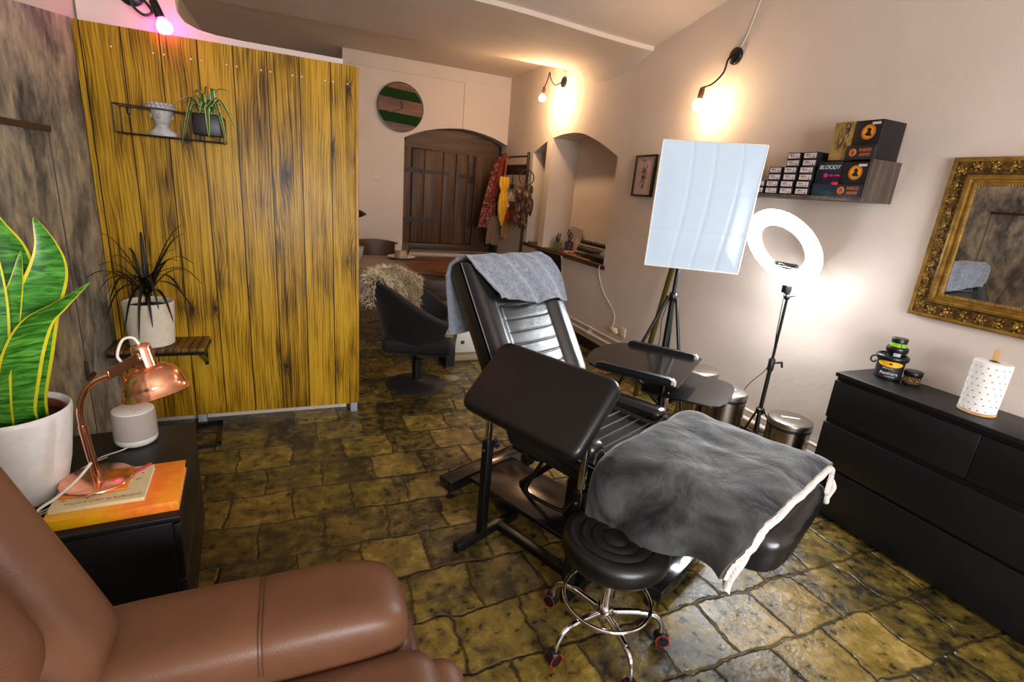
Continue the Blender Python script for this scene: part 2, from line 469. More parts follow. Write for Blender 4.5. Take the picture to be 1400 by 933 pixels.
g = G(); g.bx(XW-.012, XN-.002, 4.41, 6.5, SZ-.028, SZ+.016, .004); struct(g.build('trim_2', SILLW))
# dark base of the right wall, white cable duct strip over it
BASEBR = simple('brown_base_paint', (.20, .13, .09), .6, 0, .3, 20, .2)
g = G(); g.bx(XW-.012, XW-.001, -2.2, YB, 0, .085); struct(g.build('baseboard_right', BASEBR))

# back wall with an arched opening for the wooden shutter door
oa = [(1.403, 2.14), (1.47, 2.172), (1.547, 2.204), (1.70, 2.258), (1.869, 2.298), (2.04, 2.325), (2.205, 2.338), (2.36, 2.33), (2.512, 2.307), (2.70, 2.264), (2.90, 2.19)]
g = G()
q4((.605, YB, 0), (1.403, YB, 0), (1.403, YB, ZT), (.605, YB, ZT))
q4((1.403, YB, 0), (2.9, YB, 0), (2.9, YB, .55), (1.403, YB, .55))
for (x0, z0), (x1, z1) in zip(oa, oa[1:]):
    q4((x0, YB, z0), (x1, YB, z1), (x1, YB, ZT), (x0, YB, ZT))
    q4((x0, YB, z0), (x1, YB, z1), (x1, YB+.35, z1), (x0, YB+.35, z0))
q4((1.403, YB, .55), (1.403, YB+.35, .55), (1.403, YB+.35, 2.14), (1.403, YB, 2.14))
q4((1.403, YB, .55), (2.9, YB, .55), (2.9, YB+.35, .55), (1.403, YB+.35, .55))
q4((1.403, YB+.3, .55), (2.9, YB+.3, .55), (2.9, YB+.3, 2.5), (1.403, YB+.3, 2.5))
q4((.605, YB, 0), (.605, YB, ZT), (.605, 8.7, ZT), (.605, 8.7, 0))
q4((-1, 8.7, 0), (.605, 8.7, 0), (.605, 8.7, ZT), (-1, 8.7, ZT))
bmesh.ops.remove_doubles(g.bm, verts=g.bm.verts[:], dist=1e-4)
struct(g.build('wall_back', WHITE))
# raised plaster frieze: top strip and right strip with the arch cut
g = G()
g.bx(.605, 2.9, YB-.014, YB+.001, 2.925, ZT, .003)
ra = [(x, z) for x, z in oa if x > 2.2]
g.prism([(2.215, YB-.015, 2.93)] + [(max(x, 2.215), YB-.015, z) for x, z in ra] + [(2.9, YB-.015, 2.93)], (0, .016, 0))
struct(g.build('trim_3', WHITE))

# left wall: concrete finish below, white plaster above
g = G(); g.bx(XL-.15, XL-.012, -2.3, 8.8, 0, ZT); struct(g.build('trim_5', WHITE))
g = G(); g.prism([(XL-.013, -2.2, .0), (XL-.013, 3.347, 0), (XL-.013, 3.347, 2.165), (XL-.013, 2.6, 2.06), (XL-.013, -2.2, 1.98)], (.013, 0, 0)); struct(g.build('wall_left', CONC))
TRIMBR = simple('dark_brown_trim', (.24, .145, .115), .55, 0, .2, 60)
g = G(); g.bx(XL-.002, XL+.012, .5, 2.89, 1.628, 1.652, .002)
d1 = struct(g.build('door_1', TRIMBR))
g = G(); g.bx(XL-.002, XL+.003, 2.881, 2.8855, .02, 1.627); o = g.build('door_gap', simple('shadow_gap', (.27, .235, .205), .8), d1)

# pink-lit wall behind the plank partition
g = G(); g.prism([(-.955, 3.45, 0), (.285, 3.45, 0), (.285, 3.45, 2.207), (-.24, 3.45, 2.211), (-.36, 3.45, 2.216), (-.44, 3.45, 2.228), (-.50, 3.45, 2.252), (-.53, 3.45, 2.29), (-.535, 3.45, 2.34), (-.52, 3.45, 2.40), (-.47, 3.45, 2.5), (-.36, 3.45, 2.68), (-.2, 3.45, ZT), (-.955, 3.45, ZT)], (0, .07, 0)); struct(g.build('wall_middle', WHITE))

# vaulted ceiling: near barrel, broad transverse arch, higher far bay
NZ = [(-3, 3.0), (2.2, 3.0), (2.6, 2.992), (3.0, 2.976), (3.265, 2.954), (3.547, 2.912), (3.70, 2.880), (3.942, 2.838), (4.2, 2.80)]
def near_z(y):
    for (a, za), (b, zb) in zip(NZ, NZ[1:]):
        if a <= y <= b: return za+(zb-za)*(y-a)/(b-a)+.035
    return NZ[-1][1]
g = G()
ys = [-2.3, -1, 0, 1.2, 2.2, 2.6, 2.8, 3.0, 3.265, 3.4, 3.547, 3.7, 3.82, 3.942, 4.03, 4.11]
g.grid(lambda u, v: (-1.1+4.2*u, ys[round(v*(len(ys)-1))], near_z(ys[round(v*(len(ys)-1))]) + .06*smoothstep(0, 1, (2.9-(-1.1+4.2*u))/1.6)*smoothstep(3, 4.1, ys[round(v*(len(ys)-1))])), 22, len(ys))
def band(u, v):
    x = -1.1+4.2*u; y = 4.11+1.55*v
    z0 = near_z(4.11)-.035+.06*smoothstep(0, 1, (2.9-x)/1.6); z1 = 2.91
    fil = .20*max(0, 1-max(0, (2.9-x))/.22)**2
    return (x, y, z0+(z1-z0)*v - fil*math.sin(PI*v))
g.grid(band, 60, 8)
g.grid(lambda u, v: (-1.1+4.2*u, 4.11, near_z(4.11)-.036*v+.06*smoothstep(0, 1, (2.9-(-1.1+4.2*u))/1.6)), 22, 2, False)
g.grid(lambda u, v: (-1.1+4.2*u, 5.66+.03*v, 2.91+.17*v), 8, 2, False)
g.grid(lambda u, v: (-1.1+4.2*u, 5.69+3.1*v, 3.08+.02*v), 8, 6)
struct(g.build('ceiling', WHITE))

# wall behind the camera with a daylight window
g = G()
for a in ((-1.1, -.2, 0, ZT), (1.9, 3.1, 0, ZT), (-.2, 1.9, 0, 1.0), (-.2, 1.9, 2.3, ZT)):
    g.bx(a[0], a[1], -2.45, -2.3, a[2], a[3])
struct(g.build('wall_rear', WHITE))
g = G()
g.bx(-.2, 1.9, -2.42, -2.36, 1.0, 1.05); g.bx(-.2, 1.9, -2.42, -2.36, 2.25, 2.3)
for x in (-.2, .825, 1.85): g.bx(x, x+.05, -2.42, -2.36, 1.05, 2.25)
struct(g.build('window_1', WHITEP))

# ------------------------------------------------------------------ light
wd = bpy.data.worlds.new('world'); sc.world = wd; wd.use_nodes = True
wd.node_tree.nodes['Background'].inputs[0].default_value = (.75, .85, 1, 1); wd.node_tree.nodes['Background'].inputs[1].default_value = .8
def area(name, loc, rot, sx, sy, energy, col):
    l = bpy.data.lights.new(name, 'AREA'); l.shape = 'RECTANGLE'; l.size = sx; l.size_y = sy; l.energy = energy; l.color = col
    o = bpy.data.objects.new(name, l); COL.objects.link(o); o.location = loc; o.rotation_euler = rot; return o
area('window_daylight', (.85, -2.33, 1.65), (R(90), 0, 0), 2.0, 1.2, 160, (.95, .965, 1.))

sc.view_settings.view_transform = 'Standard'; sc.view_settings.look = 'None'; sc.view_settings.gamma = 1
sc.view_settings.use_curve_mapping = False; sc.view_settings.exposure = .26
# ------------------------------------------------------------------ world-coordinate build under a (possibly nested) parent
def inv_of(p):
    M = Matrix()
    while p is not None:
        M = (Matrix.Translation(p.location) @ p.rotation_euler.to_matrix().to_4x4()) @ M
        p = p.parent
    return M.inverted()
def wb(g, name, mats, parent, **kw):
    o = g.build(name, mats, None, **kw)
    o.data.transform(inv_of(parent)); o.parent = parent
    return o
def wtext(s, size, M, mat, parent, **kw):
    return text_mesh(s, size, inv_of(parent) @ M, mat, parent, **kw)

# ================================================================== plank partition
part = thing('plank_partition', 'tall ochre wooden plank partition with dark charred grain, left of the room', 'partition', (-.3, 3.38, 0))
g = G(); g.bx(-.953, .343, 3.347, 3.375, .068, 2.162, .002)
o = g.build('plank_face', PLANK, None); o.parent = part; o.location = (.3, -3.38, 0)
EDGEW = mat_wood('ochre_edge_wood', '#4a3208', '#a47415', '#c79527', 'Z', 1.5)
g = G(); g.bx(.344, .362, 3.346, 3.44, .075, 2.158, .002); wb(g, 'edge_board', EDGEW, part)
BACKW = mat_wood('pine_back', '#5a4020', '#8b6636', '#a88350', 'X')
g = G(); g.bx(-.95, .34, 3.376, 3.41, .07, 2.15); wb(g, 'backing_panel', BACKW, part)
GREYP = simple('grey_plastic', (.55, .57, .60), .5)
for x in (.305, -.6):
    g = G(); g.bx(x, x+.045, 3.352, 3.40, .0, .07, .003); wb(g, 'foot', GREYP, part)
SCREW = simple('bright_screw_head', (.85, .83, .78), .3, .6)
for x in (-.808, -.635, -.59, -.472, -.424, -.311, -.263, -.147, -.101, .01, .057, .18, .222, .301):
    g = G(); g.lathe([(.0055, 0), (.005, .0015), (.002, .0028)], (x, 3.3475, 2.0645-.004*(x+.3)), 10, (0, -1, 0)); wb(g, 'screw', SCREW, part)

# wire shelf on the partition
ws = thing('wire_shelf', 'small black wire shelf hung high on the plank partition', 'shelf', (-.56, 3.34, 1.66))
g = G()
y0, y1 = 3.34, 3.215
xa, xb = -.80, -.335
za, zb = 1.668, 1.792
for (p, q) in (((xa, y1, za), (xb, y1, za)), ((xa, y0, za), (xb, y0, za)), ((xa, y1, zb+.008), (-.47, y1, zb)), ((-.47, y1, zb), (xb, y1, zb-.002)), ((xa, y0, zb+.008), (xb, y0, zb)),
               ((xa, y1, za), (xa, y1, zb+.008)), ((xa, y0, za), (xa, y0, zb+.008)), ((xb, y1, za), (xb, y1, zb)), ((xb, y0, za), (xb, y0, zb)),
               ((xa, y0, za), (xa, y1, za)), ((xb, y0, za), (xb, y1, za)), ((xa, y0, zb+.008), (xa, y1, zb+.008)), ((xb, y0, zb), (xb, y1, zb))):
    g.tube([p, q], .0032, 8)
for i in range(1, 7): g.tube([(xa+(xb-xa)*i/7, y0, za), (xa+(xb-xa)*i/7, y1, za)], .0018, 6)
wb(g, 'wire_frame', BLACKM, ws)
g = G(); g.bx(-.775, -.757, 3.336, 3.347, 1.765, 1.80, .002); wb(g, 'wall_bracket', BLACKM, ws)

# classical bust planter
MARB = simple('grey_white_stone_glaze', (.66, .64, .63), .5, 0, .3, 30, .22)
bp = thing('bust_planter', 'grey white bust-shaped planter with an open top on the wire shelf', 'planter', (-.61, 3.275, 1.671))
g = G()
C0 = Vector((-.612, 3.272, 1.671))
prof = [(.0, .052, .036), (.006, .056, .038), (.018, .055, .036), (.032, .044, .032), (.042, .033, .030), (.052, .030, .030), (.060, .031, .032), (.067, .035, .037), (.076, .039, .041), (.086, .042, .044), (.100, .045, .047), (.116, .048, .049), (.128, .050, .050), (.138, .052, .051), (.148, .053, .052), (.156, .050, .049), (.154, .046, .044), (.135, .042, .040)]
rs = []
for z, rx, ry in prof:
    ring = []
    for i in range(32):
        a = 2*PI*i/32; dx, dy = math.cos(a), math.sin(a)
        k = 1.
        if dy < 0:
            f = -dy
            if .074 <= z <= .118: k += .10*f**6*(1-abs(z-.094)/.03) if abs(z-.094) < .03 else 0      # nose
            if .104 <= z <= .112: k -= .07*f**2*abs(dx)*2
            if .066 <= z <= .08: k += .14*f**4                                                      # chin
        if .128 <= z <= .152: k += .045*math.sin(9*a+z*200)
        if z <= .03: k *= 1+.12*abs(dx)
        ring.append(C0+Vector((rx*dx*k + .004*(z/.15), ry*dy*k, z)))
    rs.append(ring)
g.rings(rs, True, True, True)
for sx in (-1, 1): g.ball(C0+Vector((sx*.046, .004, .095)), .010, 10, (.5, .8, 1.4))
for i in range(16):
    a = 2*PI*i/16
    for zz, rr_ in ((.136, .014), (.150, .012)): g.ball(C0+Vector((.051*math.cos(a+zz*20), .050*math.sin(a+zz*20), zz)), rr_, 8, (1, 1, .75))
g.tube([C0+Vector((0, -.048, .108)), C0+Vector((0, -.054, .096)), C0+Vector((0, -.058, .088)), C0+Vector((0, -.050, .085))], [.004, .005, .0065, .003], 8, smooth=3)
wb(g, 'bust', MARB, bp)
g = G()
for sx in (-1, 1): g.ball(C0+Vector((sx*.017, -.0425, .104)), .007, 10, (1.2, .5, .5))
g.tube([C0+Vector((-.014, -.041, .079)), C0+Vector((0, -.046, .0785)), C0+Vector((.014, -.041, .079))], .0028, 8, smooth=4)
wb(g, 'face_relief', MARB, bp)

# spider plant in a black box
sp_ = thing('spider_plant', 'variegated spider plant in a black box pot on the wire shelf', 'plant', (-.40, 3.26, 1.672))
g = G(); g.bx(-.470, -.342, 3.20, 3.30, 1.694, 1.80, .006); wb(g, 'box_pot', BLACKP, sp_)
for x in (-.45, -.36):
    g = G(); g.bx(x-.005, x+.005, 3.21, 3.29, 1.6715, 1.695); wb(g, 'pot_foot', BLACKP, sp_)
SPIN = simple('spider_leaf_green', (.20, .36, .10), .5, 0, .05, 40, .3); SPED = simple('spider_leaf_cream', (.80, .80, .52), .5, 0, .05, 40, .1)
g = G(); c = Vector((-.405, 3.25, 1.80))
def sl(end, h, w=.0115, bend=.55):
    e = Vector(end); m = c.lerp(e, bend); m.z = max(c.z, e.z)+h
    b = c+Vector((random.uniform(-.03, .03), random.uniform(-.02, .02), -.01))
    leaf(g, [b, b.lerp(m, .6)+Vector((0, 0, h*.35)), m, e], lambda t: w*(math.sin(PI*min(1, t*.86+.14))**.6)+.0006, (1, 0), .3, None, .3, 5)
for e, h in (((-.513, 3.15, 1.640), .05), ((-.268, 3.13, 1.735), .06), ((-.388, 3.12, 1.685), .02), ((-.50, 3.17, 1.74), .03), ((-.40, 3.27, 1.93), .0), ((-.295, 3.24, 1.925), .0), ((-.545, 3.12, 1.80), .06), ((-.315, 3.15, 1.668), .05),
             ((-.46, 3.28, 1.90), .01), ((-.36, 3.28, 1.92), .0), ((-.34, 3.18, 1.90), .02), ((-.48, 3.2, 1.86), .02), ((-.31, 3.2, 1.85), .03), ((-.43, 3.17, 1.87), .02), ((-.52, 3.24, 1.83), .03), ((-.28, 3.22, 1.80), .05), ((-.38, 3.2, 1.86), .01), ((-.41, 3.16, 1.84), .01), ((-.50, 3.16, 1.675), .03), ((-.33, 3.13, 1.80), .03)):
    sl(e, h)
wb(g, 'foliage', [SPIN, SPED], sp_, auto=False)

# bracket shelf with a slatted wooden top
SHW = mat_wood('slatted_shelf_wood', '#2c1a08', '#5d3d14', '#80591e', 'Y', 1.)
bs = thing('bracket_shelf', 'dark slatted wooden bracket shelf low on the plank partition', 'shelf', (-.7, 3.34, .56))
g = G(); n = 12
for i in range(n):
    x = -.935+(.445)*i/n; g.bx(x, x+.445/n-.004, 3.10, 3.343, .555, .575, .0015)
wb(g, 'slats', SHW, bs)
g = G(); g.bx(-.935, -.49, 3.098, 3.343, .538, .5545); wb(g, 'under_frame', BLACKM, bs)
for x in (-.90, -.53):
    g = G(); g.bx(x, x+.018, 3.33, 3.345, .40, .54); g.prism([(x, 3.335, .41), (x, 3.335, .44), (x, 3.14, .54), (x, 3.12, .538)], (.018, 0, 0)); wb(g, 'bracket', BLACKM, bs)

# dracaena in a ribbed white pot
RIBW = simple('ribbed_cream_ceramic', (.84, .79, .70), .55, 0, .1, 40)
dr = thing('dracaena_plant', 'dark spiky dracaena in a ribbed cream pot on the low bracket shelf', 'plant', (-.755, 3.225, .576))
g = G(); pr = [(.098, 0), (.104, .004)]
for i in range(1, 46):
    z = .004+.232*i/46; pr.append((.104+.016*z/.24+(.0012 if i % 2 else -.0008), z))
pr += [(.119, .240), (.115, .242), (.110, .235), (.108, .21)]
g.lathe(pr, (-.755, 3.225, .576), 48); drp = wb(g, 'pot', RIBW, dr)
g = G(); g.lathe([(.112, .0), (.06, .012), (.0, .014)], (-.755, 3.225, .785), 24); wb(g, 'soil', SOIL, drp)
DRG = simple('dracaena_leaf', (.055, .075, .05), .4, 0, .05, 40, .4); DRE = simple('dracaena_leaf_edge', (.09, .05, .05), .4, 0, .05, 40, .3)
g = G(); g.tube([(-.755, 3.225, .785), (-.752, 3.222, .90)], [.014, .012], 10); wb(g, 'stem', DRE, dr)
g = G(); c = Vector((-.752, 3.22, .90))
ends = [(-.716, 3.22, .99), (-.925, 3.2, 1.18), (-.745, 3.2, 1.19), (-.548, 3.16, 1.245), (-.53, 3.1, 1.205), (-.945, 3.1, .865), (-.50, 3.12, 1.035), (-.51, 3.05, .787), (-.774, 3.05, .64), (-.827, 3.04, .70), (-.87, 3.15, 1.06), (-.61, 3.04, .74),
        (-.94, 3.0, .98), (-.56, 3.3, .95), (-.95, 3.28, .93), (-.66, 3.0, .82), (-.90, 3.05, .76), (-.48, 3.16, .92), (-.92, 3.12, 1.02), (-.57, 3.08, 1.06), (-.70, 3.02, .72), (-.60, 3.25, 1.10), (-.83, 3.3, 1.09), (-.54, 3.0, .88), (-.945, 3.2, .82), (-.86, 3.0, .87), (-.74, 2.98, .80)]
for e in ends:
    e = Vector(e); b = c+Vector((random.uniform(-.01, .01), random.uniform(-.01, .01), random.uniform(-.07, .04)))
    d = e-b; hor = Vector((d.x, d.y, 0)).length
    up = .05+.10*max(0, hor-d.z*.6)
    leaf(g, [b, b.lerp(e, .35)+Vector((0, 0, up*.9)), b.lerp(e, .7)+Vector((0, 0, up)), e], lambda t: .0120*(1-t)**.55*min(1, t*6+.5)+.0004, (1, 0), .35, None, .2, 6)
wb(g, 'foliage', [DRG, DRE], dr, auto=False)

# black floor frame beside the partition
g = G()
for (p, q) in (((-.615, 3.33), (-.475, 3.33)), ((-.475, 3.33), (-.452, 3.04)), ((-.452, 3.04), (-.58, 3.02))):
    d = Vector((q[0]-p[0], q[1]-p[1], 0)); nrm = Vector((-d.y, d.x, 0)).normalized()*.011
    a = Vector((p[0], p[1], .001)); b = Vector((q[0], q[1], .001)); e = d.normalized()*.011
    g.prism([a-nrm-e, b-nrm+e, b+nrm+e, a+nrm-e], (0, 0, .02))
o = g.build('floor_frame', BLACKM); tag(o, 'flat black metal frame lying on the floor beside the nightstand', 'frame')

# ================================================================== nightstand corner
ns = thing('nightstand', 'low black nightstand with drawers between concrete wall and recliner', 'nightstand', (-.6, 1.95, 0))
dirY = Vector((-.42+.363, 2.294-1.616, 0)).normalized(); dirX = Vector((dirY.y, -dirY.x, 0))
A = Vector((-.363, 1.616, 0))                        # near right corner
def nsp(a, b, z): return A + dirX*a + dirY*b + Vector((0, 0, z))
def nsbox(g, a0, a1, b0, b1, z0, z1, bev=.002):
    c = nsp((a0+a1)/2, (b0+b1)/2, (z0+z1)/2); rot = Matrix((dirX, dirY, Vector((0, 0, 1)))).transposed()
    g.box(c, (a1-a0, b1-b0, z1-z0), bev, 2, rot)
LN = .68
g = G(); nsbox(g, -.43, -.022, 0, LN, 0, .479); wb(g, 'body', BLACKW, ns)
g = G(); nsbox(g, -.44, 0, -.004, LN+.004, .48, .50); wb(g, 'top', BLACKW, ns)
NSF = simple('black_drawer_front', (.060, .056, .055), .45, 0, .1, 90, .1)
for z0, z1 in ((.265, .468), (.03, .258)):
    g = G(); nsbox(g, -.0215, -.002, .004, LN-.004, z0, z1); wb(g, 'drawer', NSF, ns)

# snake plant in a white pot
sn = thing('snake_plant', 'tall yellow-edged snake plant in a white pot on the nightstand', 'plant', (-.808, 1.838, .5))
pc = Vector((-.808, 1.838, .5005))
g = G(); g.lathe([(.078, 0), (.090, .004), (.099, .02), (.121, .12), (.140, .26), (.143, .285), (.143, .296), (.138, .302), (.132, .296), (.128, .27)], pc, 56, cap1=False)
snp = wb(g, 'pot', WHITEG, sn)
g = G(); g.lathe([(.127, .255), (.1265, .283), (.122, .287), (.118, .282), (.117, .262)], pc, 48, cap0=False, cap1=False); wb(g, 'inner_pot', TERRA, snp)
g = G(); g.lathe([(.121, .262), (.08, .272), (.03, .268), (0, .27)], pc, 40); wb(g, 'soil', SOIL, snp)
SNK = NT('snake_leaf_green'); v = SNK.coord((1, 1, 1)); wv = SNK.noise(SNK.coord((6, 6, 34)), 1.4, 4, .6, 1.4)
SNK.set(**{'Base Color': SNK.ramp(wv.outputs['Fac'], [(.38, hexc('#1f5514')), (.5, hexc('#3a7f22')), (.64, hexc('#60a03c'))]), 'Roughness': .33})
SNK = SNK.m
g = G(); b0 = pc+Vector((0, 0, .265))
def snl(base, pts, w, tw=0., side=(1, .25, 0), e=.16):
    leaf(g, [Vector(base)]+[Vector(p) for p in pts], lambda t: w*(.42+.58*math.sin(PI*min(1, (t*.85+.12)))**.8)*(1-t**6)+.0008, (1, 0), .25, side, e, 8, tw)
# the tall twisted leaf in front, the one folding out to the right, and those cut by the left edge
snl((-.765, 1.80, .765), [(-.762, 1.765, .83), (-.738, 1.745, .928), (-.708, 1.735, 1.024), (-.669, 1.735, 1.10), (-.615, 1.745, 1.146), (-.543, 1.76, 1.206)], .048, -.75, (.95, .35, .0))
snl((-.755, 1.83, .765), [(-.745, 1.80, .86), (-.71, 1.785, 1.0), (-.676, 1.78, 1.129), (-.636, 1.78, 1.233), (-.632, 1.78, 1.303), (-.650, 1.78, 1.378)], .050, .35, (.95, .30, .0))
snl((-.775, 1.80, .765), [(-.77, 1.77, .86), (-.745, 1.76, 1.03), (-.718, 1.76, 1.154), (-.70, 1.76, 1.215), (-.684, 1.765, 1.287)], .020, .5, (.9, .5, 0))
snl((-.81, 1.83, .765), [(-.80, 1.815, .86), (-.77, 1.81, 1.018), (-.735, 1.81, 1.166), (-.725, 1.81, 1.268), (-.745, 1.81, 1.345), (-.76, 1.81, 1.42)], .050, .3, (.95, .35, 0))
snl((-.80, 1.765, .765), [(-.785, 1.73, .87), (-.765, 1.72, 1.022), (-.748, 1.72, 1.144), (-.735, 1.72, 1.26), (-.725, 1.725, 1.37)], .034, -.3, (.95, .3, 0))
snl((-.768, 1.845, .765), [(-.762, 1.843, .82), (-.752, 1.84, .867), (-.746, 1.84, .92)], .018, .2, (.95, .3, 0))
snl((-.87, 1.82, .765), [(-.88, 1.81, .95), (-.875, 1.80, 1.15), (-.86, 1.80, 1.32), (-.87, 1.80, 1.43)], .045, .2, (.9, .4, 0))
wb(g, 'foliage', [SNK, GREENED], sn, auto=False)

# books under the lamp
BOOKO = NT('orange_yellow_cover'); v = BOOKO.coord(); sx = BOOKO.add('ShaderNodeSeparateXYZ'); BOOKO.link(v, sx.inputs[0])
nn = BOOKO.noise(BOOKO.coord((5, 9, 5)), 2.2, 6, .65, 1.6)
f = BOOKO.math('ADD', BOOKO.math('MULTIPLY', BOOKO.math('ADD', sx.outputs['X'], .10), 2.4), BOOKO.math('MULTIPLY', BOOKO.math('SUBTRACT', nn.outputs['Fac'], .5), .9))
BOOKO.set(**{'Base Color': BOOKO.ramp(f, [(0., hexc('#f0b400')), (.25, hexc('#f79a10')), (.45, hexc('#f2742a')), (.62, hexc('#f59a1c')), (.8, hexc('#f07a22'))]), 'Roughness': .45}); BOOKO = BOOKO.m
bdir = Vector((-.365+.688, 1.647-1.621, 0)).normalized(); bper = Vector((-bdir.y, bdir.x, 0))
brot = Matrix((bdir, bper, Vector((0, 0, 1)))).transposed()
bang = math.degrees(math.atan2(bdir.y, bdir.x))
bk = thing('book', 'large orange and yellow book at the bottom of the pile on the nightstand', 'book', (-.545, 1.765, .5005), bang)
g = G(); g.box((0, 0, .032), (.33, .265, .003), .001); g.box((0, 0, .0016), (.33, .265, .003), .001); g.box((0, -.131, .0168), (.33, .003, .033), .001); g.build('cover', BOOKO, bk)
g = G(); g.box((-.001, .002, .0168), (.322, .258, .0268)); g.build('page_block', PAPER, bk)
bk2 = thing('book', 'cream paperback with small black sketches lying on the orange book', 'book', (-.585, 1.765, .5345), bang-1)
CREAM = simple('cream_cover', (.86, .80, .62), .6, 0, .05, 50)
g = G(); g.box((0, 0, .0135), (.232, .20, .001)); g.box((0, 0, .0007), (.232, .20, .001)); g.box((0, -.0995, .007), (.232, .001, .0135)); ccv = g.build('cover', CREAM, bk2)
g = G(); g.box((-.0005, .001, .007), (.229, .196, .0118)); g.build('page_block', PAPER, bk2)
INK = simple('black_ink', (.10, .10, .10), .6); INKR = simple('rust_ink', (.62, .30, .20), .6); INKT = simple('teal_ink', (.22, .42, .38), .6)
text_mesh('CHOVEJTE SE JAKO KOČKA', .0155, Matrix.Translation((.012, -.078, .0142)) @ Matrix.Rotation(PI, 4, 'Z'), INKR, ccv, 'title_lettering', .0002)
g = G()
for i in range(34):
    x, y = random.uniform(-.1, .1), random.uniform(-.06, .09)
    s = random.uniform(.004, .011); a = random.uniform(0, 3)
    p = [Vector((x+math.cos(a+k*.9)*s*(1-.2*k), y+math.sin(a*1.7+k)*s*.5, .0143)) for k in range(4)]
    g.tube(p, [.0004, .0012, .0011, .0003], 5, smooth=3)
g.build('cat_sketches', INK, ccv, auto=False)
bk3 = thing('booklet', 'thin orange and pink booklets right under the lamp base', 'booklet', (-.60, 1.80, .5495), bang)
PINKC = simple('pink_red_cover', (.80, .22, .26), .4); ORC = simple('orange_paper', (.90, .48, .12), .5)
g = G(); g.box((-.01, -.012, .004), (.165, .14, .007), .001); g.build('cover', ORC, bk3)
g = G(); g.box((.068, .0, .0035), (.012, .165, .0065), .002, 2, Matrix.Rotation(R(-38), 3, 'Z')); g.build('spine', PINKC, bk3)

# copper desk lamp
cl = thing('desk_lamp', 'polished copper desk lamp with a dome shade on a pile of books', 'lamp', (-.622, 1.80, .558))
bc = Vector((-.612, 1.795, .5585))
g = G(); g.lathe([(.094, 0), (.096, .002), (.095, .005), (.091, .0075), (.0, .009)], bc, 64); wb(g, 'base', COPPER, cl)
g = G()
g.tube([(-.600, 1.765, .562), (-.612, 1.768, .68), (-.620, 1.772, .76)], [.0115, .0112, .011], 20)
g.tube([(-.620, 1.772, .752), (-.620, 1.773, .81), (-.606, 1.776, .86), (-.577, 1.78, .897), (-.535, 1.785, .915)], [.0085]*5, 18, smooth=6)
wb(g, 'stem', COPPER, cl)
# swivel bracket: U-shaped strap that holds the shade neck
ax = Vector((.24, .0, -.93)).normalized()          # shade axis, pointing out of the mouth
ax = Vector((.215, -.10, -.955)).normalized()
nk = Vector((-.448, 1.79, .972))                       # middle of the neck
dirA = (nk-Vector((-.535, 1.785, .915))).normalized()
sd = dirA.cross(ax).normalized()
g = G()
for s in (-1, 1):
    p0 = Vector((-.535, 1.785, .918))+sd*s*.014; p1 = nk+sd*s*.030-ax*.0
    dn = sd.cross(p1-p0).normalized()
    g.prism([p0+dn*.014-sd*.0015, p1+dn*.014-sd*.0015, p1-dn*.014-sd*.0015, p0-dn*.014-sd*.0015], sd*.003)
g.box(Vector((-.537, 1.785, .917)), (.006, .034, .030), .002, 2)
wb(g, 'bracket', COPPER, cl)
g = G(); g.cyl(nk-sd*.038, nk+sd*.038, .005); g.ball(nk-sd*.04, .008, 12); g.ball(nk+sd*.04, .008, 12); wb(g, 'pivot_screw', CHROME, cl)
g = G()
t0 = nk-ax*.034
g.lathe([(.0, -.002), (.020, -.001), (.026, .003), (.0275, .012), (.0275, .070), (.036, .072), (.052, .076), (.067, .086), (.078, .104), (.084, .128), (.087, .148), (.092, .152), (.095, .157), (.093, .159), (.085, .155), (.081, .128), (.066, .090), (.03, .078)], t0, 56, ax, cap1=False)
shd = wb(g, 'shade', COPPER, cl)
g = G(); g.lathe([(.014, .085), (.016, .10), (.024, .118), (.026, .13), (.018, .142), (0, .147)], t0, 24, ax); wb(g, 'bulb', simple('frosted_bulb', (.85, .83, .8), .3), shd)
g = G(); g.tube([t0+ax*.002, t0-ax*.028+dirA*-.01, t0-ax*.038-dirA*.04, t0-ax*.005-dirA*.068, t0+ax*.03-dirA*.062, Vector((-.535, 1.785, .925))], .0042, 10, smooth=6)
wb(g, 'upper_cable', WHITEC, cl); g = G(); g.tube([(-.608, 1.757, .64), (-.64, 1.735, .60), (-.685, 1.70, .565), (-.715, 1.672, .552), (-.735, 1.65, .53), (-.742, 1.63, .506), (-.738, 1.60, .5045)], .0042, 10, smooth=6)
wb(g, 'power_cable', WHITEC, cl)

# smart speaker
ss = thing('smart_speaker', 'round white smart speaker with grey cloth side behind the copper lamp', 'speaker', (-.597, 2.165, .5005))
CLOTH = simple('light_grey_fabric', (.66, .61, .57), .9, 0, .5, 500)
cc = Vector((-.597, 2.165, .5005))
g = G(); g.lathe([(.050, .0), (.060, .002), (.068, .01), (.0705, .025), (.0705, .03)], cc, 48, cap1=True); wb(g, 'base', WHITEP, ss)
g = G(); g.lathe([(.0705, .03), (.0708, .035), (.0695, .128), (.067, .134)], cc, 48); wb(g, 'cloth_side', CLOTH, ss)
g = G(); g.lathe([(.067, .1335), (.0665, .137), (.064, .1385), (0, .1385)], cc, 48); tpl = wb(g, 'top_plate', WHITEP, ss)
GREYMK = simple('grey_mark', (.55, .53, .5), .5)
g = G(); g.box(cc+Vector((-.005, -.01, .1388)), (.010, .003, .0006)); g.box(cc+Vector((.022, -.02, .1388)), (.022, .003, .0006)); g.box(cc+Vector((.012, -.035, .1388)), (.012, .003, .0006)); wb(g, 'button_marks', GREYMK, tpl)
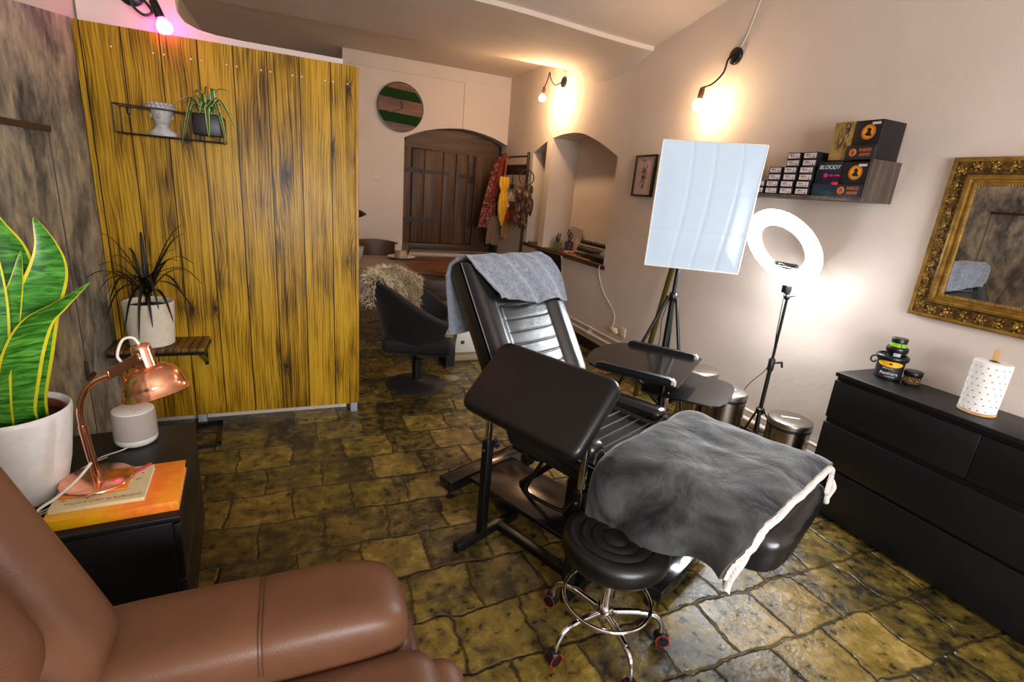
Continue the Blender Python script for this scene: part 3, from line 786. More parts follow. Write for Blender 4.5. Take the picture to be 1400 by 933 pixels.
g = G(); g.tube([(-.613, 2.10, .508), (-.635, 2.085, .5045), (-.68, 2.05, .5045), (-.695, 2.0, .5045), (-.70, 1.955, .5045), (-.715, 1.92, .506), (-.722, 1.76, .5045), (-.76, 1.725, .5045), (-.82, 1.72, .5045), (-.86, 1.67, .5045), (-.80, 1.64, .5045)], .0028, 8, smooth=6)
wb(g, 'power_cable', WHITEC, ss)
g = G(); g.tube([(-.66, 2.05, .5035), (-.72, 1.965, .5035), (-.716, 1.75, .5035), (-.77, 1.705, .5035), (-.86, 1.63, .5035)], .0022, 8, smooth=6)
o = g.build('loose_cable', WHITEC); tag(o, 'thin white cable running around the snake plant pot', 'cable')
# latch on the concrete wall
g = G(); g.bx(XL+.001, XL+.018, 2.86, 2.94, .506, .524, .003); g.bx(XL+.001, XL+.012, 2.86, 2.88, .524, .60, .003)
o = g.build('wall_latch', TRIMBR); tag(o, 'small dark latch on the concrete wall beside the plank partition', 'latch')
# ================================================================== treatment chair (local: x across, y towards the head)
ch = thing('treatment_chair', 'black vinyl reclining tattoo chair with padded backrest in the middle of the room', 'treatment chair', (.955, 2.32, 0), 24)
def L(w, u, z): return Vector((w, -u, z))
PIPING = simple('grey_piping', (.50, .50, .52), .35)
CHAIRV = mat_leather('black_chair_vinyl', (.10, .098, .105), .24, .08, .6)
g = G()
g.bx(-.31, .29, -.03, .065, .045, .105, .004)                   # head-end foot bar (u from -.065 to .03)
g.bx(-.19, .145, -.80, -.03, .075, .098, .003)
g.bx(-.16, .31, -1.13, -1.03, .045, .105, .004)
g.bx(-.06, .06, -1.06, -.78, .055, .095, .003)
wb_local = lambda g, n, m, p, **k: g.build(n, m, p, **k)
wb_local(g, 'base_frame', BLACKSH, ch)
for (w, u) in ((-.29, 0.), (.27, 0.), (-.14, 1.08), (.29, 1.08)):
    g = G(); g.lathe([(.018, 0), (.018, .008), (.008, .012), (.008, .05)], L(w, u, 0), 14); g.build('levelling_foot', BLACKP, ch)
g = G()
g.box(L(0, .62, .20), (.16, .10, .22), .004); g.box(L(0, .62, .34), (.12, .075, .20), .004); g.box(L(0, .62, .44), (.40, .46, .035), .004)
g.tube([L(-.02, .25, .10), L(-.02, .55, .42)], .016, 10)
g.build('lift_column', BLACKM, ch)
g = G(); g.box(L(-.20, .42, .43), (.05, .16, .04), .004); g.lathe([(.03, 0), (.03, .025), (.022, .03)], L(-.235, .46, .42), 16, (-1, 0, 0)); g.build('tilt_mechanism', BLACKM, ch)
g = G(); g.tube([L(-.16, .50, .43), L(-.26, .515, .37), L(-.335, .54, .335), L(-.335, .60, .325), L(-.325, .70, .325), L(-.30, .725, .33), L(-.18, .72, .41)], .0085, 10, smooth=5); g.build('foot_lever', BLACKM, ch)

def pad(Mx, W, LEN, TH, face, grooves, inner, bol, part, skin=CHAIRV, t_edge=.03, g_w=.0036, g_d=.0026, line_mat=None):
    """upholstered pad; Mx maps (x across, s along, n out) to chair space; inner = half width of the quilted panel"""
    g = G(); nu, nv = 61, 221
    def hgt(x, s):
        e = min(W/2-abs(x), s, LEN-s)
        k = 1-max(0, 1-e/t_edge)**2.2
        b = bol*smoothstep(inner-.015, inner+.05, abs(x))*(1-smoothstep(W/2-.05, W/2+.02, abs(x))*.5)
        h = b
        if abs(x) < inner:
            for gs in grooves: h -= g_d*math.exp(-((s-gs-.012*(abs(x)/inner)**8)/g_w)**2)*(1-smoothstep(inner-.018, inner-.004, abs(x)))
        h -= .003*math.exp(-((abs(x)-inner)/.008)**2) if grooves else 0
        return h - (1-k)*t_edge
    g.grid(lambda a, b: Mx @ Vector(((a-.5)*W, b*LEN, hgt((a-.5)*W, b*LEN))), nu, nv)
    # side skirt and underside
    per = [((-W/2, 0), (W/2, 0)), ((W/2, 0), (W/2, LEN)), ((W/2, LEN), (-W/2, LEN)), ((-W/2, LEN), (-W/2, 0))]
    ring0, ring1, ring2 = [], [], []
    for a, b in per:
        for k in range(12):
            x = a[0]+(b[0]-a[0])*k/12; s = a[1]+(b[1]-a[1])*k/12
            ring0.append(Mx @ Vector((x, s, -t_edge))); ring1.append(Mx @ Vector((x*1.004, s, -TH*.55)))
            ring2.append(Mx @ Vector((x*.94, LEN/2+(s-LEN/2)*.96, -TH)))
    g.rings([ring0, ring1, ring2], True, False, True)
    o = g.build(part, skin, ch)
    g = G(); inset = .004
    pts = []
    for a, b in per:
        for k in range(14):
            t_ = k/14; x = a[0]+(b[0]-a[0])*t_; s = a[1]+(b[1]-a[1])*t_
            pts.append(Mx @ Vector((x*.995, min(max(s, inset), LEN-inset), -t_edge*.55)))
    g.tube(pts, .0032, 6, True); g.build('piping', PIPING, o)
    return o

# backrest frame: s runs up the back, n out of its face
hin = L(0, .42, .575); d_s = L(0, -.525, .851).normalized(); d_n = L(0, .851, .525).normalized()
def frame4(o, ex, ey, ez):
    M = Matrix((Vector(ex), Vector(ey), Vector(ez))).transposed().to_4x4(); M.translation = o; return M
MB = frame4(hin, (1, 0, 0), d_s, d_n)
pad(MB, .60, .775, .125, 0, [.10+.062*i for i in range(7)], .165, .032, 'backrest')
MH = frame4(hin+d_s*.525+d_n*.012, (1, 0, 0), d_s, d_n)
pad(MH, .56, .235, .04, 0, [], .2, .006, 'headrest', t_edge=.028)
# seat: slightly dished
MS = frame4(L(0, .84, .585), (1, 0, 0), (0, 1, .03), (0, -.03, 1))
seat = pad(MS, .62, .46, .12, 0, [], .205, .046, 'seat')
g = G()
for i in range(8):
    s = .055+.052*i
    g.tube([MS @ Vector((-.205+.03*abs(0), s, .0015)), MS @ Vector((.205, s, .0015))], .0026, 6)
g.build('seat_stitching_sheen', PIPING, seat)  # stitch lines in pale grey: their reflected sheen is painted into the colour
for sx in (-1, 1):
    g = G(); g.box(L(sx*.262, .60, .607), (.10, .45, .085), .036, 6, Matrix.Rotation(R(-1.5), 3, 'X')); g.build('side_bolster', CHAIRV, ch)
# leg rest: boat-shaped with a rounded foot end
g = G(); rs = []
for k in range(15):
    t_ = k/14; u = .87+.645*t_
    hw = .30*(1-max(0, (t_-.80)/.2)**2*.16); zt = .615+.008*math.sin(PI*t_); zb = .50-.045*math.sin(PI*min(1, t_*.8))
    if t_ > .93: zb += .05*(t_-.93)/.07; zt -= .02*(t_-.93)/.07
    ring = []
    for (x, z) in ((-1, .0), (-1, .55), (-.96, .85), (-.85, 1), (-.4, 1.0), (.4, 1.0), (.85, 1), (.96, .85), (1, .55), (1, 0), (.8, -.0), (.0, -.02), (-.8, 0)):
        ring.append(L(x*hw, u, zb+(zt-zb)*z))
    rs.append(ring)
g.rings(rs); lr = g.build('leg_rest', CHAIRV, ch, sub=1)
g = G(); g.tube([L(-.235, 1.478, .545), L(-.19, 1.492, .54), L(.19, 1.492, .54), L(.235, 1.478, .545)], .004, 6); g.build('piping', BLACKV, lr)
for sx in (-1, 1):
    g = G(); g.tube([L(sx*.30, .62, .545), L(sx*.315, .80, .50), L(sx*.30, .86, .49)], .009, 8, smooth=4); g.build('hinge_arm', BLACKM, ch)

# ------------------------------------------------------------------ grey towel over the headrest
TOWEL = mat_plush('blue_grey_towel', (.42, .44, .47), (.54, .56, .60), 60, .3)
def towel_pt(a, b):
    # a across 0..1, b along path 0..1 : front bottom -> top -> back hang
    path = [(.535, .050), (.60, .054), (.68, .056), (.745, .054), (.790, .030), (.805, -.040), (.80, -.105), (.76, -.155), (.68, -.19), (.60, -.220), (.50, -.26)]
    f = b*(len(path)-1); i = min(int(f), len(path)-2); t_ = f-i
    s = path[i][0]+(path[i+1][0]-path[i][0])*t_; n_ = path[i][1]+(path[i+1][1]-path[i][1])*t_
    fr = 1-smoothstep(.30, .55, b)                     # 1 at front
    wl = -.305+.10*smoothstep(.30, .0, b); wr = .275 - .07*smoothstep(.1, .42, b)
    x = wl+(wr-wl)*a
    fold = .011*math.sin(a*17+b*5+1.2)*fr*(.35+.65*smoothstep(.35, .05, b)) + .006*math.sin(a*31+b*9)*fr + .012*(1-fr)*math.sin(a*20+2)
    s += .012*math.sin(a*9+.5)*smoothstep(.12, 0, b)
    s += (.03*(1-a))*0
    return MB @ Vector((x, s-(.045*smoothstep(.12, 0, b)*(a-.45)), n_+fold+.006))
tw = G(); tw.grid(towel_pt, 60, 90, True, .006)
o = tw.build('towel', TOWEL); o.matrix_world = Matrix.Translation(ch.location) @ Matrix.Rotation(R(24), 4, 'Z'); tag(o, 'blue grey towel draped over the top of the black tattoo chair', 'towel')

# ------------------------------------------------------------------ dark plush blanket with white fleece underside
BLK = NT('charcoal_plush'); v = BLK.coord(); n1 = BLK.noise(v, 5.5, 4, .6, .7); n2 = BLK.noise(BLK.coord((1, 2.4, 1)), 60, 3, .6, .3)
BLK.set(**{'Base Color': BLK.ramp(n1.outputs['Fac'], [(.36, lin((.115, .115, .125))), (.64, lin((.32, .325, .315)))]), 'Roughness': .85, 'Sheen Weight': .55, 'Sheen Roughness': .32, 'Specular IOR Level': .15})
BLK.bump(BLK.math('ADD', n1.outputs['Fac'], BLK.math('MULTIPLY', n2.outputs['Fac'], .10)), .55, .025); BLK = BLK.m
FLEECE = simple('white_fleece', (.86, .84, .82), .95, 0, 1., 130, .06, bdist=.006)
def blanket_xy(a, b):
    """a: 0 left hem .. 1 right hem ; b: 0 head side .. 1 foot side"""
    zt = .652+.006*math.sin(b*3)
    prof = [(-.375, .452), (-.372, .515), (-.36, .575), (-.335, .625), (-.285, .655), (-.20, .664), (-.05, .664), (.12, .662), (.26, .657), (.335, .645), (.365, .61), (.375, .56), (.375, .52)]
    f = a*(len(prof)-1); i = min(int(f), len(prof)-2); t_ = f-i
    p0, p1, p2, p3 = prof[max(i-1, 0)], prof[i], prof[i+1], prof[min(i+2, len(prof)-1)]
    def cr(q0, q1, q2, q3): return .5*((2*q1)+(q2-q0)*t_+(2*q0-5*q1+4*q2-q3)*t_*t_+(3*q1-q0-3*q2+q3)*t_**3)
    return cr(p0[0], p1[0], p2[0], p3[0]), cr(p0[1], p1[1], p2[1], p3[1])
def blanket(a, b):
    x, z = blanket_xy(a, b)
    u0 = .845+.045*smoothstep(.45, .0, a)-.02*smoothstep(.6, 1, a); u1 = 1.425 + .055*smoothstep(.2, .8, a) - .045*smoothstep(.25, 0, a)
    u = u0+(u1-u0)*b
    hang = 1-smoothstep(.0, .32, a)
    # thick rolled head edge and rounding at the foot end
    z -= .075*max(0, 1-b/.13)**2*(1-.6*hang); z -= .006*max(0, (b-.92)/.08)**2
    q = Vector((x*6, u*6, z*6)); nz = mnoise.noise(q)*.016 + mnoise.noise(q*2.1)*.008
    x += hang*(.025*math.sin(b*9+.6)+nz*1.2) - .045*hang*smoothstep(.25, .0, abs(b-.08))
    z += nz*(1-.5*hang)*.9 - .02*hang*math.sin(b*5)
    z += hang*(1-smoothstep(.0, .18, a))*(.0)
    return L(x, u, z)
bl = G(); bl.grid(blanket, 110, 90, True, .016)
def at_chair(o): o.matrix_world = Matrix.Translation(ch.location) @ Matrix.Rotation(R(24), 4, 'Z'); return o
o = bl.build('blanket', BLK); at_chair(o); tag(o, 'charcoal plush blanket with white fleece edge over the leg rest', 'blanket')
blo = o
fl = G()
def fle(a, b):
    p = blanket(a, 1.0)
    ww = .022+.030*(1-smoothstep(.08, .36, a))
    ang = -.4+b*(PI*1.35)
    # fleece roll around the foot hem
    nx, nz = blanket_xy(a, 1); nx2, nz2 = blanket_xy(min(1, a+.01), 1)
    tx, tz = nx2-nx, nz2-nz; l_ = math.hypot(tx, tz) or 1; inx, inz = tz/l_, -tx/l_
    off = ww*(.5-.5*math.cos(b*PI))
    pr = p + L(inx*off, 0, inz*off); pr.y -= .012*math.sin(b*PI)+.001
    pr += Vector((0, mnoise.noise(Vector((a*60, b*5, 1)))*.003, mnoise.noise(Vector((a*50, b*4, 7)))*.003))
    return pr
fl.grid(fle, 120, 10, True, .004)
o = fl.build('fleece_hem', FLEECE, blo); o['label'] = 'white fleece underside showing along the foot hem'
fl = G()
fl.grid(lambda a, b: blanket(a*.30, .98)+L(.012+.006*math.sin(b*7), .03*b*(1-a), -.05*b-.01), 30, 10, True, .006)
o = fl.build('fleece_fold', FLEECE, blo)
fl = G(); fl.tube([blanket(.86, 1.0)+L(0, .012, -.02), blanket(.93, 1.0)+L(.012, .02, -.015), blanket(.985, 1.0)+L(.008, .01, -.03), blanket(.95, 1.)+L(-.02, .015, -.055), blanket(.90, 1.)+L(-.03, .01, -.05)], [.010, .013, .013, .012, .010], 10, smooth=5)
o = fl.build('fleece_fold', FLEECE, blo)

# ================================================================== arm rest stand
ar = thing('armrest_stand', 'black tilted padded armrest on a two-post metal stand in front of the chair', 'armrest', (.745, 1.858, 0), 24)
g = G()
g.bx(-.155, .235, -.018, .018, .0, .042, .003)
g.bx(.085, .125, -.52, .0, .005, .04, .003)
g.bx(-.022, .235, -.518, -.482, .0, .042, .003)
g.build('foot_frame', BLACKM, ar)
for yy in (0, -.50):
    g = G(); g.bx(-.019, .019, yy-.019, yy+.019, .04, .50, .003); g.build('post', BLACKM, ar)
    g = G(); g.bx(-.011, .011, yy-.011, yy+.011, .48, .80, .002); g.build('inner_post', CHROME, ar)
    g = G(); g.cyl((.018, yy, .465), (.05, yy, .465), .006)
    for k in range(6): g.ball((.055, yy+.016*math.cos(k*PI/3), .465+.016*math.sin(k*PI/3)), .008, 8)
    g.ball((.055, yy, .465), .014, 10, (.7, 1, 1)); g.build('clamp_knob', BLACKP, ar)
    g = G(); g.ball((-.024, yy, .458), .009, 8); g.build('bolt', BLACKP, ar)
tl = Matrix.Rotation(R(45), 3, 'Y').transposed() @ Matrix.Identity(3)
# pad: long axis along the posts (local y), short axis rises away from the camera
ex = Vector((0, 1, 0)); ey = Vector((-.72, 0, -.69)).normalized(); ez = ex.cross(ey)
if ez.z < 0: ey = -ey; ez = ex.cross(ey)
rotp = Matrix((ex, ey, ez)).transposed()
pcn = Vector((.0, -.245, .795))
g = G(); g.rrect(pcn, .60, .345, .065, .05, .024, 8, rotp); g.build('arm_pad', BLACKV, ar)
g = G(); g.rrect(pcn-ez*.036, .52, .26, .012, .04, .002, 6, rotp)
g.cyl((0, .02, .78), (0, -.52, .78), .012); g.build('pad_frame', BLACKM, ar)
g = G(); g.tube([(.075, -.455, .80), (.10, -.47, .775), (.10, -.475, .70)], [.010, .012, .008], 10, smooth=4); g.ball((.07, -.452, .80), .014, 10); g.build('tilt_lever', BLACKP, ar)

# ================================================================== stool
st = thing('rolling_stool', 'round black swivel stool on chrome castor base beside the leg rest', 'stool', (.985, 1.20, 0))
sc0 = Vector((.985, 1.20, 0))
g = G(); zs = .388
g.lathe([(.0, zs-.025), (.12, zs-.024), (.172, zs-.018), (.184, zs), (.186, zs+.03), (.178, zs+.052), (.160, zs+.062), (.140, zs+.058), (.128, zs+.052), (.120, zs+.058), (.098, zs+.060), (.088, zs+.052), (.080, zs+.058), (.058, zs+.058), (.048, zs+.050), (.040, zs+.056), (.015, zs+.060), (0, zs+.058)], sc0, 64)
wb(g, 'seat', BLACKV, st)
g = G(); g.lathe([(.020, .12), (.020, .30), (.026, .30), (.026, .375), (.06, .378)], sc0, 24); g.lathe([(.018, .085), (.034, .10), (.036, .135), (.026, .15)], sc0, 24); wb(g, 'gas_lift', CHROME, st)
g = G(); g.tube([sc0+Vector((.155*math.cos(a), .155*math.sin(a), .185)) for a in [2*PI*k/48 for k in range(48)]], .0075, 10, True); wb(g, 'foot_ring', CHROME, st)
stool_legs = []
for k, a in enumerate([R(-97), R(-25), R(47), R(119), R(191)]):
    d = Vector((math.cos(a), math.sin(a), 0))
    g = G(); g.tube([sc0+d*.02+Vector((0, 0, .125)), sc0+d*.12+Vector((0, 0, .135)), sc0+d*.185+Vector((0, 0, .125)), sc0+d*.212+Vector((0, 0, .09)), sc0+d*.215+Vector((0, 0, .055))], [.013, .0125, .0115, .010, .009], 12, smooth=5)
    lg = wb(g, 'leg', CHROME, st); stool_legs.append(lg)
    pd = Vector((-d.y, d.x, 0)); c = sc0+d*.222+Vector((0, 0, .029))
    g = G(); rb = []
    g.cyl(c-pd*.017, c+pd*.017, .026, seg=20); g.box(c+Vector((0, 0, .014)), (.03, .036, .03), .006)
    w_ = wb(g, 'castor', BLACKP, lg)
REDR = simple('red_rim', (.62, .08, .08), .4)
for k, a in enumerate([R(-97), R(-25), R(47), R(119), R(191)]):
    d = Vector((math.cos(a), math.sin(a), 0)); pd = Vector((-d.y, d.x, 0)); c = sc0+d*.222+Vector((0, 0, .029))
    g = G()
    for s in (-1, 1): g.rings([[c+pd*s*(.0172+h_)+d*(q_*math.cos(2*PI*i/20))+Vector((0, 0, q_*math.sin(2*PI*i/20))) for i in range(20)] for q_, h_ in ((.0255, -.001), (.0258, .001), (.0222, .0015))], True, False, False)
    wb(g, 'castor_rim', REDR, stool_legs[k])

# ================================================================== recliner (camera side, cut by the frame)
rc = thing('recliner', 'brown leather recliner with a padded armrest in the front corner', 'recliner', (-.1, .65, 0))
def cush(g, c, s, bev, seg=5, rot=None): g.box(c, s, bev, seg, rot)
g = G()
rs = []
# long armrest pad, far side of the seat
def armring(x, hw, zt, zb, cy, sag=0):
    r = []
    for i in range(28):
        a = 2*PI*i/28
        ca, sa = math.cos(a), math.sin(a)
        e = .55
        r.append(Vector((x, cy+hw*math.copysign(abs(ca)**e, ca), (zt+zb)/2+(zt-zb)/2*math.copysign(abs(sa)**e, sa)-sag*ca*0)))
    return r
prof = [(-.46, .095, .60, .46), (-.44, .114, .615, .45), (-.36, .119, .62, .45), (-.2, .121, .625, .45), (-.105, .121, .625, .45), (-.098, .119, .621, .453), (-.091, .121, .625, .45), (.0, .122, .627, .45), (.09, .121, .626, .45), (.155, .116, .617, .455), (.19, .105, .60, .465), (.212, .085, .575, .48), (.222, .055, .55, .495)]
for x, hw, zt, zb in prof: rs.append(armring(x, hw, zt, zb, 1.046-.02*(x+.4)))
g.rings(rs); wb(g, 'armrest', BROWNL, rc, sub=1)
g = G()
for dx in (-.004, .004):
    g.tube([(-.098+dx, 1.0+.16*math.cos(a), .52+.108*math.copysign(abs(math.sin(a))**.55, math.sin(a))) if False else (-.098+dx, 1.040+.1205*math.copysign(abs(math.cos(a))**.55, math.cos(a)), .5375+.0865*math.copysign(abs(math.sin(a))**.55, math.sin(a))) for a in [PI*k/24 for k in range(25)]], .0012, 6)
wb(g, 'armrest_stitching', simple('brown_thread', (.30, .16, .09), .7), rc)
g = G(); g.bx(-.50, .235, .94, 1.145, .06, .48, .05, 5); g.bx(.10, .262, .92, 1.14, .05, .42, .045, 5); wb(g, 'arm_body', BROWNL, rc)
g = G(); g.bx(-.35, .275, .12, .945, .28, .53, .08, 7); wb(g, 'seat_cushion', BROWNL, rc)
g = G(); g.bx(.18, .335, .12, .935, .10, .48, .065, 6); wb(g, 'footrest', BROWNL, rc)
g = G(); g.bx(-.50, .245, -.24, .10, .06, .58, .06, 5); wb(g, 'near_arm', BROWNL, rc)
tilt = Matrix.Rotation(R(-20), 3, 'Y')
g = G(); g.box((-.585, .50, .80), (.24, 1.06, .78), .09, 8, tilt); wb(g, 'backrest', BROWNL, rc, sub=1)
g = G(); g.box((-.535, .965, .84), (.24, .24, .56), .085, 8, tilt); wb(g, 'wing', BROWNL, rc, sub=1)
g = G(); g.box((-.42, .45, .60), (.20, .78, .34), .09, 7, tilt); wb(g, 'lumbar_pillow', BROWNL, rc, sub=1)
g = G(); g.box((-.495, .45, .92), (.22, .82, .36), .10, 7, tilt); wb(g, 'back_pillow', BROWNL, rc, sub=1)
g = G(); g.bx(-.75, .2, -.2, 1.1, .0, .06); wb(g, 'underframe', BLACKP, rc)

# ================================================================== work tray cart
ct = thing('work_tray_cart', 'black glossy instrument tray with side rails and a swing-out wing on a post', 'tray cart', (1.86, 2.06, 0))
tL, tF, tR_, tN = Vector((1.428, 2.205, .72)), Vector((1.815, 2.481, .72)), Vector((2.131, 2.115, .72)), Vector((1.649, 1.754, .72))
ux = (tR_-tN).normalized(); uy = Vector((-ux.y, ux.x, 0))
W_ = .60
def TC(a, b, z=0): return tN+ux*a+uy*b+Vector((0, 0, z))
outline = [(0, 0), (W_, 0), (W_, .40), (W_-.05, .475), (W_-.15, .525), (W_/2, .545), (.15, .525), (.05, .475), (0, .40)]
g = G(); g.prism([TC(a, b, -.006) for a, b in outline], (0, 0, .009)); wb(g, 'tray_top', BLACKSH, ct)
for a in (.035, W_-.035):
    g = G(); h = .028
    prof = [(b, z) for b, z in ((.03, .003), (.03, .018), (.05, h), (.405, h), (.425, .018), (.425, .003))]
    g.prism([TC(a-.016, b, z) for b, z in prof], ux*.032); wb(g, 'side_rail', BLACKP, ct)
    g = G(); g.prism([TC(a-.0162, b, z) for b, z in ((.018, .003), (.018, .012), (.030, .024), (.034, .0285), (.036, .003))], ux*.0324); wb(g, 'rail_end', simple('pale_grey_end', (.66, .64, .62), .3), ct)
wz = .625
wpts = [(1.62, 1.98), (1.72, 1.845), (1.835, 1.72), (1.885, 1.70), (1.96, 1.725), (2.06, 1.79), (2.16, 1.875), (2.2, 1.93), (2.205, 1.985), (2.17, 2.04), (2.10, 2.13), (1.93, 2.20)]
g = G(); g.prism([Vector((x, y, wz-.008)) for x, y in wpts], (0, 0, .010)); wb(g, 'wing_tray', BLACKSH, ct)
pb = Vector((1.80, 2.02, 0))
g = G(); g.cyl(pb+Vector((0, 0, .05)), pb+Vector((0, 0, .70)), .018); g.bx(1.76, 1.93, 2.0, 2.16, .675, .712)
g.tube([pb+Vector((0, 0, .50)), pb+Vector((-.16, .10, .69))], .012, 8); g.tube([pb+Vector((0, 0, .50)), pb+Vector((.15, -.10, .615))], .012, 8); wb(g, 'post', BLACKM, ct)
for a in (10, 100, 190, 280):
    d = Vector((math.cos(R(a)), math.sin(R(a)), 0))
    g = G(); g.tube([pb+Vector((0, 0, .075)), pb+d*.26+Vector((0, 0, .06))], .014, 8); g.cyl(pb+d*.26+Vector((-.012, 0, .026)), pb+d*.26+Vector((.012, 0, .026)), .026); wb(g, 'leg', BLACKM, ct)
g = G()
for k in range(5): g.tube([Vector((1.72, 1.885, .57))+Vector((.028*math.cos(a)*ux.x+.003*k, .028*math.cos(a)*ux.y+.004*k, .03*math.sin(a)+.002*k)) for a in [2*PI*i/20 for i in range(20)]], .0022, 6, True)
g.tube([(1.72, 1.885, .60), (1.735, 1.90, .63)], .003, 6)
o = g.build('coiled_cable', simple('pale_cable', (.72, .66, .58), .4)); tag(o, 'small coiled pale cable hanging under the wing of the black tray', 'cable')

# ================================================================== pedal bins
def bin_(label, c, r, h, lidc, slot=True, handle_ang=-35):
    t = thing('pedal_bin', label, 'bin', c, 0, 'steel pedal bins along the white wall')
    g = G(); g.lathe([(r*.93, .0), (r*.95, .02)], (0, 0, 0), 40); g.build('base_ring', BLACKP, t)
    g = G(); g.lathe([(r*.95, .018), (r*.955, .02), (r*.97, h-.05), (r*.97, h-.048)], (0, 0, 0), 48); g.build('body', STEEL, t)
    g = G(); g.lathe([(r*.985, h-.05), (r*.99, h-.046), (r*.99, h-.036), (r*.96, h-.034)], (0, 0, 0), 48); g.build('rim', BLACKP, t)
    g = G(); g.lathe([(r*.99, h-.034), (r, h-.03), (r*1.0, h-.008), (r*.985, h-.001), (r*.94, h+.003), (r*.5, h+.006), (0, h+.007)], (0, 0, 0), 48); lid = g.build('lid', lidc, t)
    if slot:
        g = G(); g.box((0, 0, h+.0075), (r*.85, .014, .004), .0015, 2, Matrix.Rotation(R(handle_ang), 3, 'Z')); g.build('lid_handle', WHITEP, lid)
    g = G(); g.bx(-.03, .03, -r-.03, -r*.9, .01, .022, .003); g.build('pedal', BLACKP, t)
    return t
LIDG = mat_steel('pale_steel_lid', (.66, .63, .60), .34)
bin_('low wide steel pedal bin between ring light and black dresser', (2.70, 1.90, 0), .125, .385, LIDG)
bin_('tall steel pedal bin with a slotted lid behind the swing-out tray wing', (2.40, 2.14, 0), .125, .50, LIDG)
bin_('steel pedal bin half hidden behind the glossy tray corner', (2.44, 2.42, 0), .12, .53, LIDG, False)

# ================================================================== ring light
rg = thing('ring_light', 'glowing white ring lamp on a thin black tripod stand', 'ring light', (2.68, 2.10, 0))
p0 = Vector((2.68, 2.10, 0))
g = G(); g.cyl(p0+Vector((0, 0, .20)), p0+Vector((0, 0, .70)), .0125); g.cyl(p0+Vector((0, 0, .68)), p0+Vector((0, 0, 1.10)), .0085); wb(g, 'pole', BLACKM, rg)
g = G(); g.lathe([(.0165, .62), (.019, .63), (.019, .695), (.015, .70)], p0, 16); g.tube([p0+Vector((.015, -.01, .675)), p0+Vector((.05, -.03, .682)), p0+Vector((.056, -.034, .65))], [.008, .009, .007], 8); wb(g, 'clamp', BLACKP, rg)
g = G(); g.lathe([(.02, .33), (.026, .335), (.026, .365), (.016, .372)], p0, 16); wb(g, 'hub', BLACKP, rg)
for a in (225, 318, 75):
    d = Vector((math.cos(R(a)), math.sin(R(a)), 0)); k = {225: .28, 318: .24, 75: .18}[a]
    g = G(); g.tube([p0+d*.022+Vector((0, 0, .352)), p0+d*k+Vector((0, 0, .012))], .008, 8, flat=(1, .6)); g.tube([p0+Vector((0, 0, .21)), p0+d*k*.45+Vector((0, 0, .205))], .004, 6); g.ball(p0+d*k+Vector((0, 0, .012)), .012, 8); wb(g, 'leg', BLACKM, rg)
rcn = Vector((2.622, 2.165, 1.37)); rn = Vector((-math.cos(R(35)), .0, -math.sin(R(35))))
RINGE = emis('ring_light_diffuser', (.90, .95, 1.), 95)
A_ = rn.cross(Vector((0, 0, 1))).normalized(); B_ = A_.cross(rn)
def circ(c, r, n=72): return [c+A_*r*math.cos(2*PI*k/n)+B_*r*math.sin(2*PI*k/n) for k in range(n)]
R1, R0 = .246, .152
g = G(); g.rings([circ(rcn+rn*.004, R0+.004), circ(rcn+rn*.012, R0+.010), circ(rcn+rn*.014, (R0+R1)/2), circ(rcn+rn*.012, R1-.010), circ(rcn+rn*.008, R1-.001), circ(rcn+rn*.001, R1+.002), circ(rcn-rn*.007, R1+.002)], True, False, False); wb(g, 'diffuser', RINGE, rg)
g = G(); g.rings([circ(rcn+rn*.008, R0), circ(rcn-rn*.015, R0), circ(rcn-rn*.018, (R0+R1)/2), circ(rcn-rn*.015, R1), circ(rcn-rn*.002, R1), circ(rcn+rn*.0035, (R0+R1)/2)], True, False, False, True, True); wb(g, 'housing', WHITEP, rg)
bb = rcn-B_*.215
g = G(); g.box(p0+Vector((-.01, .01, 1.135)), (.05, .035, .05), .006); g.tube([p0+Vector((0, 0, 1.09)), p0+Vector((-.005, .005, 1.12)), bb], [.012, .014, .010], 10); g.ball(p0+Vector((-.004, 0, 1.085)), .018, 10)
g.tube([p0+Vector((.01, 0, 1.09)), p0+Vector((.04, -.02, 1.10))], .006, 8); wb(g, 'tilt_head', BLACKP, rg)
g = G(); ph = rcn-B_*.120
g.tube([bb, ph], .005, 8); g.box(ph+rn*.005, (.15, .02, .02), .005, 2, Matrix((A_, rn, B_)).transposed()); g.tube([ph+A_*.045, ph+A_*.03+B_*.02+rn*.02, ph+B_*.022+rn*.02, ph-A_*.03+rn*.02], .006, 8, smooth=4); wb(g, 'phone_clamp', BLACKP, rg)
g = G(); g.tube([bb+A_*.02, p0+Vector((-.03, 0, 1.05)), p0+Vector((-.022, 0, .90)), p0+Vector((-.012, .004, .66)), p0+Vector((-.09, .06, .50)), p0+Vector((-.16, .12, .25)), p0+Vector((-.20, .15, .01))], .0025, 6, smooth=6); wb(g, 'power_cable', BLACKP, rg)

